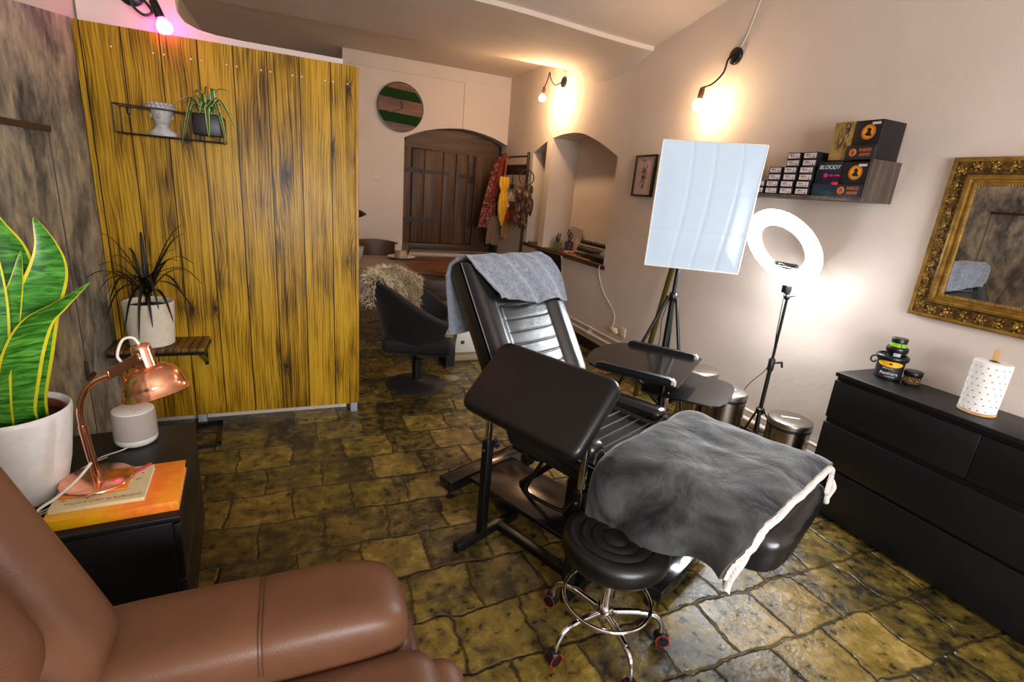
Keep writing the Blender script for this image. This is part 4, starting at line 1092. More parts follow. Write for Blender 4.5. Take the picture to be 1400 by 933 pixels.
# ================================================================== softbox
sb = thing('softbox_light', 'large pale white fabric softbox on a black tripod stand', 'softbox', (2.11, 2.41, 0))
cn = [Vector((1.905, 2.487, 1.898)), Vector((2.356, 2.174, 1.902)), Vector((2.338, 2.186, 1.203)), Vector((1.908, 2.485, 1.20))]
ctr = sum(cn, Vector())/4; fn = (cn[1]-cn[0]).cross(cn[3]-cn[0]).normalized()
if fn.y > 0: fn = -fn
SOFT = NT('softbox_diffusion_cloth'); v = SOFT.coord(); nz = SOFT.noise(v, 9, 3)
SOFT.set(**{'Base Color': lin((.60, .63, .66)), 'Roughness': .8, 'Emission Color': lin((.82, .91, 1.)), 'Emission Strength': .36}); SOFT.bump(nz.outputs['Fac'], .2, .01); SOFT = SOFT.m
def sbp(a, b):
    p = cn[0].lerp(cn[1], a).lerp(cn[3].lerp(cn[2], a), b)
    e = min(a, 1-a, b, 1-b); h = .012*smoothstep(0, .2, e)
    for k in (.30, .52, .78): h -= .006*math.exp(-((a-k-.03*math.sin(b*4))/.012)**2)
    for k in (.36, .70): h -= .004*math.exp(-((b-k)/.010)**2)
    return p+fn*h
g = G(); g.grid(sbp, 70, 70); fdf = wb(g, 'front_diffuser', SOFT, sb)
SBK = simple('black_softbox_cloth', (.05, .05, .055), .7, 0, .2, 100)
g = G(); bkc = ctr-fn*.30+Vector((0, 0, -.02)); k = .16
q = [bkc+(c-ctr)*k for c in cn]
g.rings([[c+fn*.0 for c in cn], [c.lerp(d, .03)-fn*.012 for c, d in zip(cn, q)], q], True, False, True, False); wb(g, 'shell', SBK, sb)
g = G()
for i in range(4): g.tube([cn[i], cn[(i+1) % 4]], .004, 6)
wb(g, 'rim_piping', WHITEP, fdf)
pp = Vector((2.11, 2.41, 0))
ap = Vector((pp.x, pp.y, 1.40))
pp2 = Vector((2.155, 2.475, 0))
g = G(); g.cyl(pp2+Vector((0, 0, .3)), pp2+Vector((0, 0, 1.02)), .0165); g.cyl(pp2+Vector((0, 0, 1.0)), pp2+Vector((0, 0, 1.5)), .013); g.lathe([(.02, .98), (.024, .985), (.024, 1.03), (.018, 1.035)], pp2, 14); g.ball(pp2+Vector((-.03, .01, 1.0)), .014, 8); wb(g, 'pole', BLACKM, sb)
g = G(); g.tube([pp2+Vector((0, 0, 1.48)), bkc], .016, 8); g.lathe([(.03, 0), (.035, .02), (.035, .07), (.02, .08)], bkc, 16, -fn); wb(g, 'lamp_head', BLACKP, sb)
for a, rr in ((163, .42), (40, .36), (280, .30)):
    d = Vector((math.cos(R(a)), math.sin(R(a)), 0))
    g = G(); g.tube([pp2+d*.03+Vector((0, 0, 1.0)), pp2+d*rr+Vector((0, 0, .012))], .0105, 8); g.tube([pp2+Vector((0, 0, .42)), pp2+d*rr*.5+Vector((0, 0, .506))], .005, 6); g.ball(pp2+d*rr+Vector((0, 0, .014)), .014, 8); wb(g, 'leg', BLACKM, sb)
g = G(); g.tube([pp2+Vector((-.02, .0, 1.0)), pp2+Vector((-.04, .02, .85)), pp2+Vector((-.03, .02, .7)), pp2+Vector((-.09, .04, .55))], .003, 6, smooth=5); wb(g, 'power_cable', BLACKP, sb)
OLIVE = simple('olive_gold_metal', (.36, .32, .14), .35, .6)
g = G(); g.tube([(2.576, 3.206, .008), (2.868, 3.262, 1.66)], .030, 8, flat=(1, .5)); o = g.build('leaning_pole', OLIVE); tag(o, 'olive gold flat pole leaning on the wall behind the softbox stand', 'pole')
# ================================================================== dresser
XF = 2.573; DT = .793; Y1 = 1.632; Y0 = .36
ds = thing('dresser', 'long black dresser with three rows of handleless drawers on the right wall', 'dresser', (2.74, 1.0, 0))
g = G(); g.bx(XF+.022, XW-.003, Y0, Y1-.002, .03, DT-.022); g.bx(XF+.05, XW-.01, Y0+.02, Y1-.02, 0, .03); wb(g, 'carcass', BLACKW, ds)
g = G(); g.bx(XF, XW-.002, Y0-.004, Y1, DT-.022, DT, .0015); wb(g, 'top', BLACKW, ds)
for z0, z1 in ((.545, .750), (.292, .514), (.02, .278)):
    for ya, yb in (((.987, Y1-.004), (Y0, .984)) if z0 > .5 else ((Y0, Y1-.004),)):
        g = G(); g.bx(XF+.002, XF+.021, ya, yb, z0, z1, .0015); wb(g, 'drawer', BLACKW, ds)

# big tub with clip lid
tub = thing('ointment_tub', 'large black tub with a yellow oval label standing on the dresser', 'tub', (2.79, 1.512, DT))
c = Vector((2.79, 1.512, DT+.0005))
JAR = simple('dark_grey_jar', (.075, .075, .085), .3, 0, .03, 40); LID = simple('black_lid', (.05, .05, .055), .35)
g = G(); g.lathe([(.054, 0), (.058, .003), (.061, .10), (.061, .104)], c, 48); tbd = wb(g, 'body', JAR, tub)
g = G(); g.lathe([(.067, .098), (.071, .102), (.071, .118), (.065, .124), (.058, .125), (.056, .118), (0, .118)], c, 48, cap0=True); wb(g, 'lid', LID, tub)
fv = Vector((-c.x, -c.y, 0)).normalized(); fs = Vector((-fv.y, fv.x, 0))   # towards the room
g = G(); th = [-1.15+2.3*k/30 for k in range(31)]
YEL = simple('yellow_label', (.93, .70, .07), .4); LABD = simple('slate_label', (.13, .14, .17), .4); WTX = simple('white_print', (.85, .85, .85), .5)
def onjar(a, z, r): return c + fv*math.cos(a)*r + fs*math.sin(a)*r + Vector((0, 0, z))
def jarrad(z): return .058+.003*z/.1
g = G(); g.grid(lambda u, v: onjar(-1.05+2.1*u, .012+.058*v, jarrad(.04)+.0016), 24, 4); wb(g, 'dark_label', LABD, tbd)
g = G(); g.grid(lambda u, v: onjar((-.95+1.9*u), .083+(-.5+v)*.030*math.sqrt(max(0.002, 1-(2*u-1)**2)), jarrad(.09)+.0022), 30, 4); wb(g, 'yellow_oval_label', YEL, tbd)
def jartext(s, size, z, a0, mat, r_add, nm):
    M = frameM(onjar(a0, z, jarrad(z)+r_add), -(fs*math.cos(a0)-fv*math.sin(a0))*-1, (0, 0, 1))
    o = wtext(s, size, M, mat, tbd, name=nm); return o
jartext('DERMALIZE', .0085, .060, -.1, WTX, .0028, 'small_print'); jartext('Panthera', .021, .036, .05, WTX, .0034, 'script_lettering'); jartext('TATTOO CARE', .0065, .019, .15, WTX, .003, 'small_print')
g = G(); g.ball(onjar(0, .085, jarrad(.085)+.003), .008, 10, (.3, 1.5, .5)); wb(g, 'label_emblem', LID, tbd)
g = G(); hc = c+(-fs)*.074+Vector((0, 0, .082)); 
g.tube([hc+Vector((0, 0, .022))+fs*.008, hc-fs*.010+Vector((0, 0, .012)), hc-fs*.012+Vector((0, 0, -.008)), hc+fs*.004+Vector((0, 0, -.016)), hc+fs*.010+Vector((0, 0, -.004))], .004, 8, smooth=5); wb(g, 'wire_handle', LID, tub)
for r0, h, base, label, nm, stripe in ((.047, .048, .1185, 'dark jar with a silver label, middle of the stack on the large tub', 'jar', False), (.035, .046, .1670, 'small black jar with lime green bands on top of the stack', 'jar', True)):
    t = thing(nm, label, 'jar', (c.x+.006, c.y-.006, DT+base))
    g = G()
    if not stripe:
        g.lathe([(r0*.88, 0), (r0*.92, .002), (r0*.92, .026)], (0, 0, 0), 40); g.build('body', JAR, t)
        g = G(); g.lathe([(r0, .025), (r0*1.02, .027), (r0*1.02, .044), (r0*.98, h), (0, h)], (0, 0, 0), 40, cap0=True); g.build('lid', LID, t)
        g = G(); g.grid(lambda u, v: Vector((fv*math.cos(-.2+.7*u)+fs*math.sin(-.2+.7*u))*(r0*.92+.0008))+Vector((0, 0, .005+.017*v)), 12, 3); g.build('label', simple('silver_label', (.72, .72, .74), .35), t)
    else:
        g.lathe([(r0*.97, 0), (r0*.98, .002), (r0*.98, .026)], (0, 0, 0), 40); g.build('body', JAR, t)
        g = G(); g.lathe([(r0, .026), (r0, .044), (r0*.96, h), (0, h)], (0, 0, 0), 40, cap0=True); g.build('lid', LID, t)
        g = G(); LIME = simple('lime_label', (.55, .78, .10), .4)
        for a0, a1 in ((-1.45, .30), (.42, 1.3)): g.grid(lambda u, v, a0=a0, a1=a1: Vector((fv*math.cos(a0+(a1-a0)*u)+fs*math.sin(a0+(a1-a0)*u))*(r0*.98+.0008))+Vector((0, 0, .003+.019*v)), 16, 3)
        g.build('lime_band', LIME, t)
t = thing('jar', 'small octagonal olive jar with a black lid beside the large tub', 'jar', (2.828, 1.418, DT+.0005))
OLV = simple('olive_glass', (.26, .24, .16), .2); GOLDP = simple('gold_print', (.70, .56, .28), .4)
g = G(); g.lathe([(.036, 0), (.039, .004), (.039, .042)], (0, 0, 0), 8); o = g.build('body', OLV, t)
g = G(); g.lathe([(.041, .043), (.042, .045), (.042, .062), (.039, .066), (0, .066)], (0, 0, 0), 8, cap0=True); g.build('lid', LID, t)
g = G()
for k in range(8):
    a = R(22.5+45*k); d = Vector((math.cos(a), math.sin(a), 0)); s = Vector((-d.y, d.x, 0)); cc_ = d*.0364+Vector((0, 0, .022))
    for sx in (-1, 1): g.box(cc_+s*.010*sx, (.0012, .0018, .026), 0, 2, Matrix.Rotation(a, 3, 'Z'))
    for sz in (-1, 1): g.box(cc_+Vector((0, 0, .012*sz)), (.0012, .020, .0018), 0, 2, Matrix.Rotation(a, 3, 'Z'))
    g.box(cc_, (.0012, .010, .008), 0, 2, Matrix.Rotation(a, 3, 'Z'))
g.build('printed_frames', GOLDP, t)

# paper towel roll
pt = thing('paper_towel_roll', 'white dotted paper towel roll on a wooden holder on the dresser', 'paper roll', (2.735, 1.095, DT))
c = Vector((2.735, 1.095, DT+.0005))
g = G(); g.lathe([(.066, 0), (.068, .002), (.068, .008), (.066, .010), (0, .010)], c, 48); wb(g, 'base', WOODLIGHT, pt)
g = G(); g.lathe([(.062, .011), (.0655, .013), (.0665, .10), (.066, .226), (.063, .232), (.045, .234), (.020, .233), (.020, .225), (.0195, .02)], c, 64, cap0=False, cap1=False); prl = wb(g, 'paper_roll', PAPER, pt)
g = G(); g.grid(lambda u, v: c+Vector((.0668*math.cos(2.2+u*2.2), .0668*math.sin(2.2+u*2.2), .014+.215*v)) + Vector((math.cos(2.2+u*2.2), math.sin(2.2+u*2.2), 0))*.0012*math.sin(u*9), 30, 6); wb(g, 'loose_sheet', PAPER, pt)
DOT = simple('grey_dot_print', (.55, .55, .56), .7)
g = G()
for i in range(8):
    z = .022+.027*i
    for k in range(7):
        a = 2.1+2.6*(k+(.5 if i % 2 else 0))/7; p = c+Vector((.0682*math.cos(a), .0682*math.sin(a), z)); d = Vector((math.cos(a), math.sin(a), 0))
        g.lathe([(.0030, 0), (.0024, .0006)], p, 8, d)
wb(g, 'dot_print', DOT, prl)
sdir = Vector((c.y, -c.x, 0)).normalized(); sup = (Vector((0, 0, 1))+sdir*.22).normalized(); snn = sdir.cross(sup).normalized()
g = G(); g.rrect(Vector((c.x, c.y, DT+.258)), .022, .062, .005, .0105, .001, 6, Matrix((sdir, (sup-sdir*sup.dot(sdir)).normalized(), snn)).transposed()); wb(g, 'stick', WOODLIGHT, pt)
g = G(); g.cyl(c+Vector((0, 0, .01)), c+Vector((0, 0, .236)), .012); g.box(c+Vector((0, 0, .236)), (.036, .012, .004), .001, 2, Matrix.Rotation(R(35), 3, 'Z')); wb(g, 'dark_spindle', simple('dark_wood', (.16, .11, .08), .6), pt)

# ================================================================== mirror in a carved gold frame
mr = thing('framed_mirror', 'large mirror in a carved antique gold frame above the dresser', 'mirror', (2.88, 1.15, 1.5))
GOLD = NT('antique_gold'); v = GOLD.coord(); n1 = GOLD.noise(v, 22, 6, .65)
GOLD.set(**{'Base Color': GOLD.ramp(n1.outputs['Fac'], [(.32, hexc('#6b4c1a')), (.52, hexc('#8f6c2a')), (.70, hexc('#ad8538'))]), 'Metallic': .5, 'Roughness': .40}); GOLD.bump(n1.outputs['Fac'], .2, .003); GOLD = GOLD.m
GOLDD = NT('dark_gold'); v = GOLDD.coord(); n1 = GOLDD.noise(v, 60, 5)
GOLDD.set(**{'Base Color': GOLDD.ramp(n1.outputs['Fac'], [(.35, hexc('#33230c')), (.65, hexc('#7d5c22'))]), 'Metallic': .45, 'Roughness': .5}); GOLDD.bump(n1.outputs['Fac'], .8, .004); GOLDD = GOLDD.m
my1, my0, mz0, mz1 = 1.555, .62, 1.125, 1.877
fw = .125
# cross-section (inset from the outer edge, height off the wall) swept around four sides with mitres
sec = [(0, .002), (0, .030), (.006, .036), (.012, .034), (.018, .030), (.05, .026), (.072, .032), (.078, .044), (.088, .048), (.096, .044), (.100, .036), (.108, .034), (.112, .038), (.118, .036), (.125, .024), (.125, .004)]
def frame_ring(ins, h): return [Vector((XW-h, y, z)) for y, z in ((my1-ins, mz0+ins), (my1-ins, mz1-ins), (my0+ins, mz1-ins), (my0+ins, mz0+ins))]
g = G()
for i in range(len(sec)-1):
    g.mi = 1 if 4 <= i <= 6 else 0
    g.rings([frame_ring(*sec[i]), frame_ring(*sec[i+1])], True, False, False, False)
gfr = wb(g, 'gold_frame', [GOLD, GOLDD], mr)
g = G()
def orn(y, z, a):
    for k, (dy, dz, s) in enumerate(((0, 0, .011), (.014, .010, .007), (-.013, .011, .007), (.004, -.016, .006), (-.016, -.008, .006), (.020, -.010, .005))):
        ca, sa = math.cos(a), math.sin(a)
        g.ball((XW-.030-.004*(k == 0), y+dy*ca-dz*sa, z+dy*sa+dz*ca), s, 8, (.8, 1.25, .85), Matrix.Rotation(a+k, 3, 'X'))
    g.tube([(XW-.031, y+.022*math.cos(a+1.2), z+.022*math.sin(a+1.2)), (XW-.036, y+.010*math.cos(a+2.1), z+.010*math.sin(a+2.1)), (XW-.031, y+.026*math.cos(a+3.3), z+.026*math.sin(a+3.3))], .0034, 6, smooth=4)
n = 11
for i in range(n):
    orn(my1-.042, mz0+.06+(mz1-mz0-.12)*i/(n-1), i*1.9)
for i in range(12):
    orn(my1-.10-(my1-my0-.2)*i/11, mz0+.042, i*2.3); orn(my1-.10-(my1-my0-.2)*i/11, mz1-.042, i*1.3)
for i in range(n): orn(my0+.042, mz0+.06+(mz1-mz0-.12)*i/(n-1), i*2.9)
wb(g, 'carved_ornament', GOLD, gfr)
g = G(); per = []
for (ya, za), (yb, zb) in (((my1-.121, mz0+.121), (my1-.121, mz1-.121)), ((my1-.121, mz1-.121), (my0+.121, mz1-.121)), ((my0+.121, mz1-.121), (my0+.121, mz0+.121)), ((my0+.121, mz0+.121), (my1-.121, mz0+.121))):
    ln = math.hypot(yb-ya, zb-za); m_ = int(ln/.011)
    for k in range(m_): g.ball((XW-.033, ya+(yb-ya)*k/m_, za+(zb-za)*k/m_), .0045, 6)
wb(g, 'bead_moulding', GOLD, gfr)
g = G(); g.prism([(XW-.015-.028*(y-(my0+my1)/2)-.015*(z-(mz0+mz1)/2), y, z) for y, z in ((my0+.119, mz0+.119), (my1-.119, mz0+.119), (my1-.119, mz1-.119), (my0+.119, mz1-.119))], (.003, 0, 0)); wb(g, 'mirror_glass', simple('mirror_silver', (.88, .88, .88), .015, 1.), mr)

# ================================================================== wall shelf with boxes
SHB = mat_wood('grey_brown_oak', '#352a24', '#51443b', '#6a5a4e', 'Z', 1.6, .55)
sy0, sy1, sz0, sz1 = 1.803, 2.72, 1.652, 1.858
sx0 = 2.678
wsf = thing('wall_shelf', 'open grey brown box shelf on the white wall above the dresser', 'shelf', (2.79, 2.2, sz0))
g = G(); g.bx(sx0, XW-.001, sy0, sy0+.018, sz0, sz1, .001); wb(g, 'side_panel', SHB, wsf)
g = G(); g.bx(sx0, XW-.001, sy1-.018, sy1, sz0, sz1, .001); wb(g, 'side_panel', SHB, wsf)
g = G(); g.bx(sx0, XW-.001, sy0+.018, sy1-.018, sz0, sz0+.018, .001); wb(g, 'bottom_board', SHB, wsf)
ZB = sz0+.0185
NAVY = simple('navy_card', (.10, .11, .15), .45, 0, .05, 60); BLKC = simple('black_card', (.055, .055, .06), .45, 0, .05, 60)
AMB = simple('amber_print', (.88, .55, .08), .5); ORG = simple('orange_print', (.78, .42, .13), .5); LAB = simple('pale_label', (.78, .72, .70), .6)
def flat_text(s, size, x, y, z, mat, parent, nm='lettering', shear=0., spacing=1.):
    # lettering on a face that looks towards -x: reading direction runs to -y
    return wtext(s, size, frameM((x, y, z), (0, -1, 0), (0, 0, 1)), mat, parent, name=nm, shear=shear, spacing=spacing)
def disc(g, x, y, z, r, d=.0006, sq=1.): 
    g.prism([(x, y+r*sq*math.cos(2*PI*k/28), z+r*math.sin(2*PI*k/28)) for k in range(28)], (-d, 0, 0))
def display_box(label, xf, ya, yb, z0, z1, body):
    t = thing('display_box', label, 'box', ((xf+XW)/2, (ya+yb)/2, z0))
    zl = z0+(z1-z0)*.36
    g = G(); g.bx(xf+.012, XW-.02 if xf+.2 > XW-.02 else xf+.17, ya, yb, z0, z1, .001); bdy = wb(g, 'carton', body, t)
    g = G(); g.bx(xf, xf+.0125, ya, yb+.012, z0, zl, .0008); fty = wb(g, 'front_tray', NAVY, t)
    ym = (ya+yb)/2
    g = G(); disc(g, xf+.0118, ym-.005, z0+(z1-z0)*.70, .036); wb(g, 'amber_disc', AMB, bdy)
    g = G(); zc = z0+(z1-z0)*.70; ring = 28
    g.tube([(xf+.011, ym-.005+.031*math.cos(2*PI*k/ring), zc+.031*math.sin(2*PI*k/ring)) for k in range(ring)], .0012, 5, True)
    g.prism([(xf+.0112, ym-.005+a, zc+b) for a, b in ((-.022, -.018), (.0, -.020), (.018, -.012), (.004, .004), (.010, .016), (-.002, .022), (-.014, .012), (-.010, .0))], (-.0006, 0, 0)); wb(g, 'emblem', BLKC, bdy)
    g = G(); g.bx(xf+.0108, xf+.0121, ya+.012, ya+.055, z1-.022, z1-.010); wb(g, 'sticker', LAB, bdy)
    zt = (z0+zl)/2
    g = G(); g.tube([(xf-.0006, yb-.028+.016*math.cos(2*PI*k/20), zt+.016*math.sin(2*PI*k/20)) for k in range(20)], .003, 5, True)
    for a in (.4, 1.7, 2.9, 4.2, 5.4): g.ball((xf-.0004, yb-.028+.008*math.cos(a), zt+.008*math.sin(a)), .0042, 6, (.2, 1, 1))
    wb(g, 'round_logo', ORG, fty)
    flat_text('INKED', .0225, xf-.0004, (ya+yb)/2-.022, zt+.011, ORG, fty); flat_text('ARMY', .0225, xf-.0004, (ya+yb)/2-.022, zt-.012, ORG, fty)
    return t
zc = sz1+.0005
display_box('black and amber display carton standing on top of the wall shelf end', 2.69, 1.822, 1.962, zc, zc+.19, BLKC)
display_box('black and amber display carton inside the wall shelf at its right end', 2.675, 1.825, 1.965, ZB, ZB+.175, BLKC)
# tan illustrated carton behind the upper display box
KRAFT = NT('kraft_print'); v = KRAFT.coord(); n1 = KRAFT.noise(v, 14, 6, .7, 1.)
KRAFT.set(**{'Base Color': KRAFT.ramp(n1.outputs['Fac'], [(.34, hexc('#5a4524')), (.46, hexc('#94743a')), (.62, hexc('#a8864a'))]), 'Roughness': .6}); KRAFT = KRAFT.m
t = thing('carton', 'tan carton printed with a grey drawing, beside the upper display box', 'box', (2.80, 2.01, zc))
g = G(); g.bx(2.705, 2.86, 1.966, 2.078, zc, zc+.192, .001); wb(g, 'carton', KRAFT, t)
g = G(); random.seed(4)
for k in range(26):
    y = 2.055-random.random()*.06; z = zc+.05+random.random()*.10
    g.tube([(2.7045, y, z), (2.7043, y-.010, z+.014), (2.7045, y-.004, z+.03)], [.0006, .0035, .0005], 5, smooth=3, flat=(1, .25))
wb(g, 'grey_drawing', simple('charcoal_print', (.22, .18, .15), .7), t)
flat_text("D'", .045, 2.7044, 2.0, zc+.168, INK, t)
# dark teal carton with a white title
TEAL = NT('dark_teal_print'); v = TEAL.coord(); n1 = TEAL.noise(v, 9, 5, .6, .6)
TEAL.set(**{'Base Color': TEAL.ramp(n1.outputs['Fac'], [(.4, hexc('#0d0f17')), (.6, hexc('#16222e'))]), 'Roughness': .4}); TEAL = TEAL.m
t = thing('carton', 'dark carton lettered in white with a magenta splash, in the middle of the shelf', 'box', (2.78, 2.04, ZB))
g = G(); g.bx(2.69, 2.86, 1.972, 2.115, ZB, ZB+.18, .001); wb(g, 'carton', TEAL, t)
g = G(); g.bx(2.6865, 2.6895, 1.972, 2.118, ZB, ZB+.062, .0005); wb(g, 'front_flap', simple('petrol_card', (.06, .16, .21), .4), t)
flat_text('BLOODY', .030, 2.6892, 2.042, ZB+.150, WTX, t, 'title_lettering', .25)
MAG = simple('magenta_print', (.78, .05, .45), .5)
g = G(); disc(g, 2.6895, 2.055, ZB+.108, .012)
for k in range(7): g.bx(2.6888, 2.6894, 2.04-.012*k, 2.05-.012*k, ZB+.102+.003*(k % 2), ZB+.108+.003*(k % 3))
wb(g, 'magenta_splash', MAG, t)
o = G().box((2.672, 1.978, ZB+.066), (.02, .03, .016), .006).build('cap', simple('crimson_cap', (.75, .12, .22), .4)); tag(o, 'small crimson cap sticking out beside the lower display box', 'cap')
# slim cartridge boxes in three leaning columns
def cart_box(y, z, label, first=[None]):
    if first[0] is None:
        t = thing('cartridge_box', label, 'box', (2.683, y, z), 0, 'small labelled boxes stacked on the wall shelf')
        g = G(); g.bx(0, .15, -.044, .044, 0, .0382, .0012); cbx = g.build('carton', BLKC, t)
        g = G(); g.bx(-.0007, .0006, -.038, .038, .006, .0330); g.build('label', LAB, cbx)
        g = G(); g.bx(-.0011, 0, .008, .027, .0215, .0265); g.bx(-.0011, 0, -.004, .005, .022, .0255); g.bx(-.0011, 0, -.012, .026, .013, .0155); g.bx(-.0011, 0, -.028, -.020, .0085, .0165); g.bx(-.0011, 0, -.028, -.024, .022, .027); g.build('print', INK, cbx)
        first[0] = t; return t
    return copy_tree(first[0], (2.683, y, z), label)
cols = [(2.390, 4, 'left'), (2.286, 6, 'middle'), (2.180, 6, 'right')]
ordn = ['lowest', 'second from the bottom', 'third from the bottom', 'fourth from the bottom', 'fifth from the bottom', 'topmost']
for y, n, nm in cols:
    for k in range(n):
        w = 'topmost' if k == n-1 else ordn[k]
        cart_box(y+(.003 if k % 2 else -.002)-.002*k, ZB+.0390*k, 'small labelled cartridge box, %s in the %s stack on the shelf' % (w, nm))
for k in range(2):
    cart_box(2.490, ZB+.0390*k, 'small labelled cartridge box, %s of two beside the softbox edge' % ('lower' if k == 0 else 'upper'))
t = thing('tumbler', 'tall clear ribbed tumbler behind the left stack of small boxes', 'tumbler', (2.83, 2.40, ZB))
CLEARP = NT('beige_plastic'); CLEARP.set(**{'Base Color': lin((.80, .70, .58)), 'Roughness': .25, 'Transmission Weight': .35}); CLEARP = CLEARP.m
g = G(); g.lathe([(.030, 0), (.032, .004), (.036, .24), (.034, .24), (.030, .006)], (0, 0, 0), 24, cap1=False); g.build('cup', CLEARP, t)
t = thing('carton', 'plain black carton behind the left stack of small boxes', 'box', (2.83, 2.33, ZB))
g = G(); g.bx(-.02, .05, -.03, .04, 0, .185, .001); g.build('carton', BLKC, t)

# ================================================================== framed drawings
def picture(label, y, z, w, h, art=True):
    t = thing('framed_drawing', label, 'picture', (XW-.01, y, z))
    g = G(); d = .018
    for a, b, c_, e in ((-w/2, w/2, -h/2, -h/2+.016), (-w/2, w/2, h/2-.016, h/2), (-w/2, -w/2+.016, -h/2, h/2), (w/2-.016, w/2, -h/2, h/2)):
        g.bx(-d, .009, a, b, c_, e, .001)
    g.build('frame', BLACKP if art else WOODLIGHT, t)
    g = G(); g.bx(-.004, .006, -w/2+.014, w/2-.014, -h/2+.014, h/2-.014); g.build('sheet', PAPERT, t)
    if art:
        g = G(); random.seed(11)
        for k in range(70):
            a = random.uniform(0, 2*PI); r = random.random()**.7
            cy, cz_ = .045*r*math.cos(a)*(1+.2*math.sin(k)), .125*r*math.sin(a)
            dy, dz = random.uniform(-.025, .025), random.uniform(-.03, .03)
            g.tube([(-.0045, cy, cz_), (-.005, cy+dy*.5+.006, cz_+dz*.5), (-.0045, cy+dy, cz_+dz)], [.0005, random.uniform(.002, .0055), .0004], 5, smooth=3, flat=(1, .2))
        g.build('ink_drawing', INK, t)
    return t
PAPERT = simple('pinkish_paper', (.78, .66, .62), .7, 0, .05, 30)
picture('framed ink drawing in a narrow black frame beside the softbox', 3.962, 1.783, .288, .355)
picture('pale framed picture mostly hidden behind the softbox edge', 3.66, 1.79, .22, .33, False)

# ================================================================== cable duct / pipes along the wall base, socket and cable
t = thing('heating_pipes', 'two white painted heating pipes along the foot of the right wall', 'pipes', (XW-.05, 4.5, .2))
PIPEW = simple('painted_pipe', (.86, .80, .73), .4, 0, .05, 30)
for z, r, x in ((.225, .012, XW-.03), (.165, .017, XW-.04)):
    g = G(); g.cyl((x, 1.66, z), (x, 7.3, z), r, seg=14); wb(g, 'pipe', PIPEW, t)
g = G(); g.bx(XW-.02, XW-.002, 1.66, 7.3, .088, .135, .003); wb(g, 'duct', PIPEW, t)
for y in (2.15, 3.1, 4.5, 5.6): 
    g = G(); g.lathe([(.021, -.012), (.021, .012)], (XW-.04, y, .165), 14, (0, 1, 0)); g.lathe([(.016, -.012), (.016, .012)], (XW-.03, y, .225), 14, (0, 1, 0)); g.bx(XW-.04, XW, y-.006, y+.006, .16, .23); wb(g, 'pipe_clip', PIPEW, t)
t = thing('wall_socket', 'ivory wall socket low on the right wall below the niche', 'socket', (XW, 3.95, .335))
g = G(); g.bx(XW-.014, XW-.001, 3.895, 3.985, .285, .375, .004); wb(g, 'plate', IVORY, t)
g = G(); g.lathe([(.020, 0), (.020, .004), (.016, .004), (.015, -.004), (0, -.004)], (XW-.0145, 3.92, .32), 20, (-1, 0, 0)); wb(g, 'outlet', IVORY, t)
t = thing('white_plug_cable', 'white cable and plug hanging from the niche sill to the socket', 'cable', (XW-.03, 4.2, .34))
g = G(); g.tube([(XW-.02, 4.47, .90), (XW-.018, 4.49, .86), (XW-.012, 4.47, .78), (XW-.010, 4.36, .64), (XW-.010, 4.19, .53), (XW-.010, 4.11, .46), (XW-.012, 4.10, .40), (XW-.02, 4.10, .345)], .0042, 8, smooth=6); wb(g, 'cable', WHITEC, t)
g = G(); g.box((XW-.035, 4.06, .325), (.05, .085, .042), .008); g.box((XW-.035, 4.01, .315), (.035, .03, .03), .005); wb(g, 'plug', IVORY, t)

# ================================================================== things in the niche
ZS = SZ+.0165
t = thing('pen_jar', 'glass jar of brushes and pens at the left of the niche sill', 'jar', (3.0, 5.70, ZS))
GLS = NT('olive_tinted_glass'); GLS.set(**{'Base Color': lin((.80, .82, .62)), 'Roughness': .1, 'Transmission Weight': .85}); GLS = GLS.m
g = G(); g.lathe([(.045, 0), (.05, .004), (.052, .10), (.049, .10), (.046, .008)], (0, 0, 0), 28, cap1=False); g.build('glass', GLS, t)
PENB = simple('pen_black', (.06, .06, .065), .4); PENT = simple('brush_tan', (.55, .48, .22), .5)
for k, (dx, dy, h, m_) in enumerate(((.0, .02, .17, PENB), (.02, -.01, .20, PENB), (-.02, .0, .15, PENT), (.01, .03, .14, PENT), (-.01, -.025, .205, PENB), (.025, .02, .13, PENT))):
    g = G(); g.tube([(dx*.6, dy*.6, .008), (dx*1.4, dy*1.4, h)], [.006, .0075], 8); g.build('pen', m_, t)
t = thing('scissor_cup', 'dark cup holding scissors and pens in the niche', 'cup', (3.06, 5.50, ZS))
SMOKE = NT('smoky_glass'); SMOKE.set(**{'Base Color': lin((.45, .40, .38)), 'Roughness': .15, 'Transmission Weight': .6}); SMOKE = SMOKE.m
g = G(); g.lathe([(.045, 0), (.05, .004), (.052, .12), (.049, .12), (.046, .008)], (0, 0, 0), 28, cap1=False); g.build('cup', SMOKE, t)
g = G()
for s, zc_ in ((-1, .195), (1, .225)): g.tube([(0, s*.030+.028*math.cos(2*PI*k/20), zc_+.036*math.sin(2*PI*k/20)) for k in range(20)], .0065, 8, True)
g.tube([(0, -.02, .165), (0, .01, .02)], .006, 8); g.tube([(0, .02, .19), (0, -.01, .02)], .006, 8); g.build('scissors', PENB, t)
for dx, dy, h in ((.02, .02, .16), (-.02, -.02, .15), (.01, -.03, .14)):
    g = G(); g.tube([(dx*.5, dy*.5, .01), (dx, dy, h)], .006, 8); g.build('pen', PENB, t)
g = G(); g.prism([(3.20, 5.78, ZS), (3.23, 5.56, ZS), (3.24, 5.52, ZS+.27), (3.20, 5.74, ZS+.30)], (.003, 0, 0)); o = g.build('clear_sheet', simple('lilac_film', (.72, .62, .60), .3)); tag(o, 'pale translucent sheet leaning behind the scissors in the niche', 'sheet')
t = thing('ink_rack', 'white rack of two rows of dark ink bottles at the back of the niche', 'rack', (3.20, 5.1, ZS))
g = G()
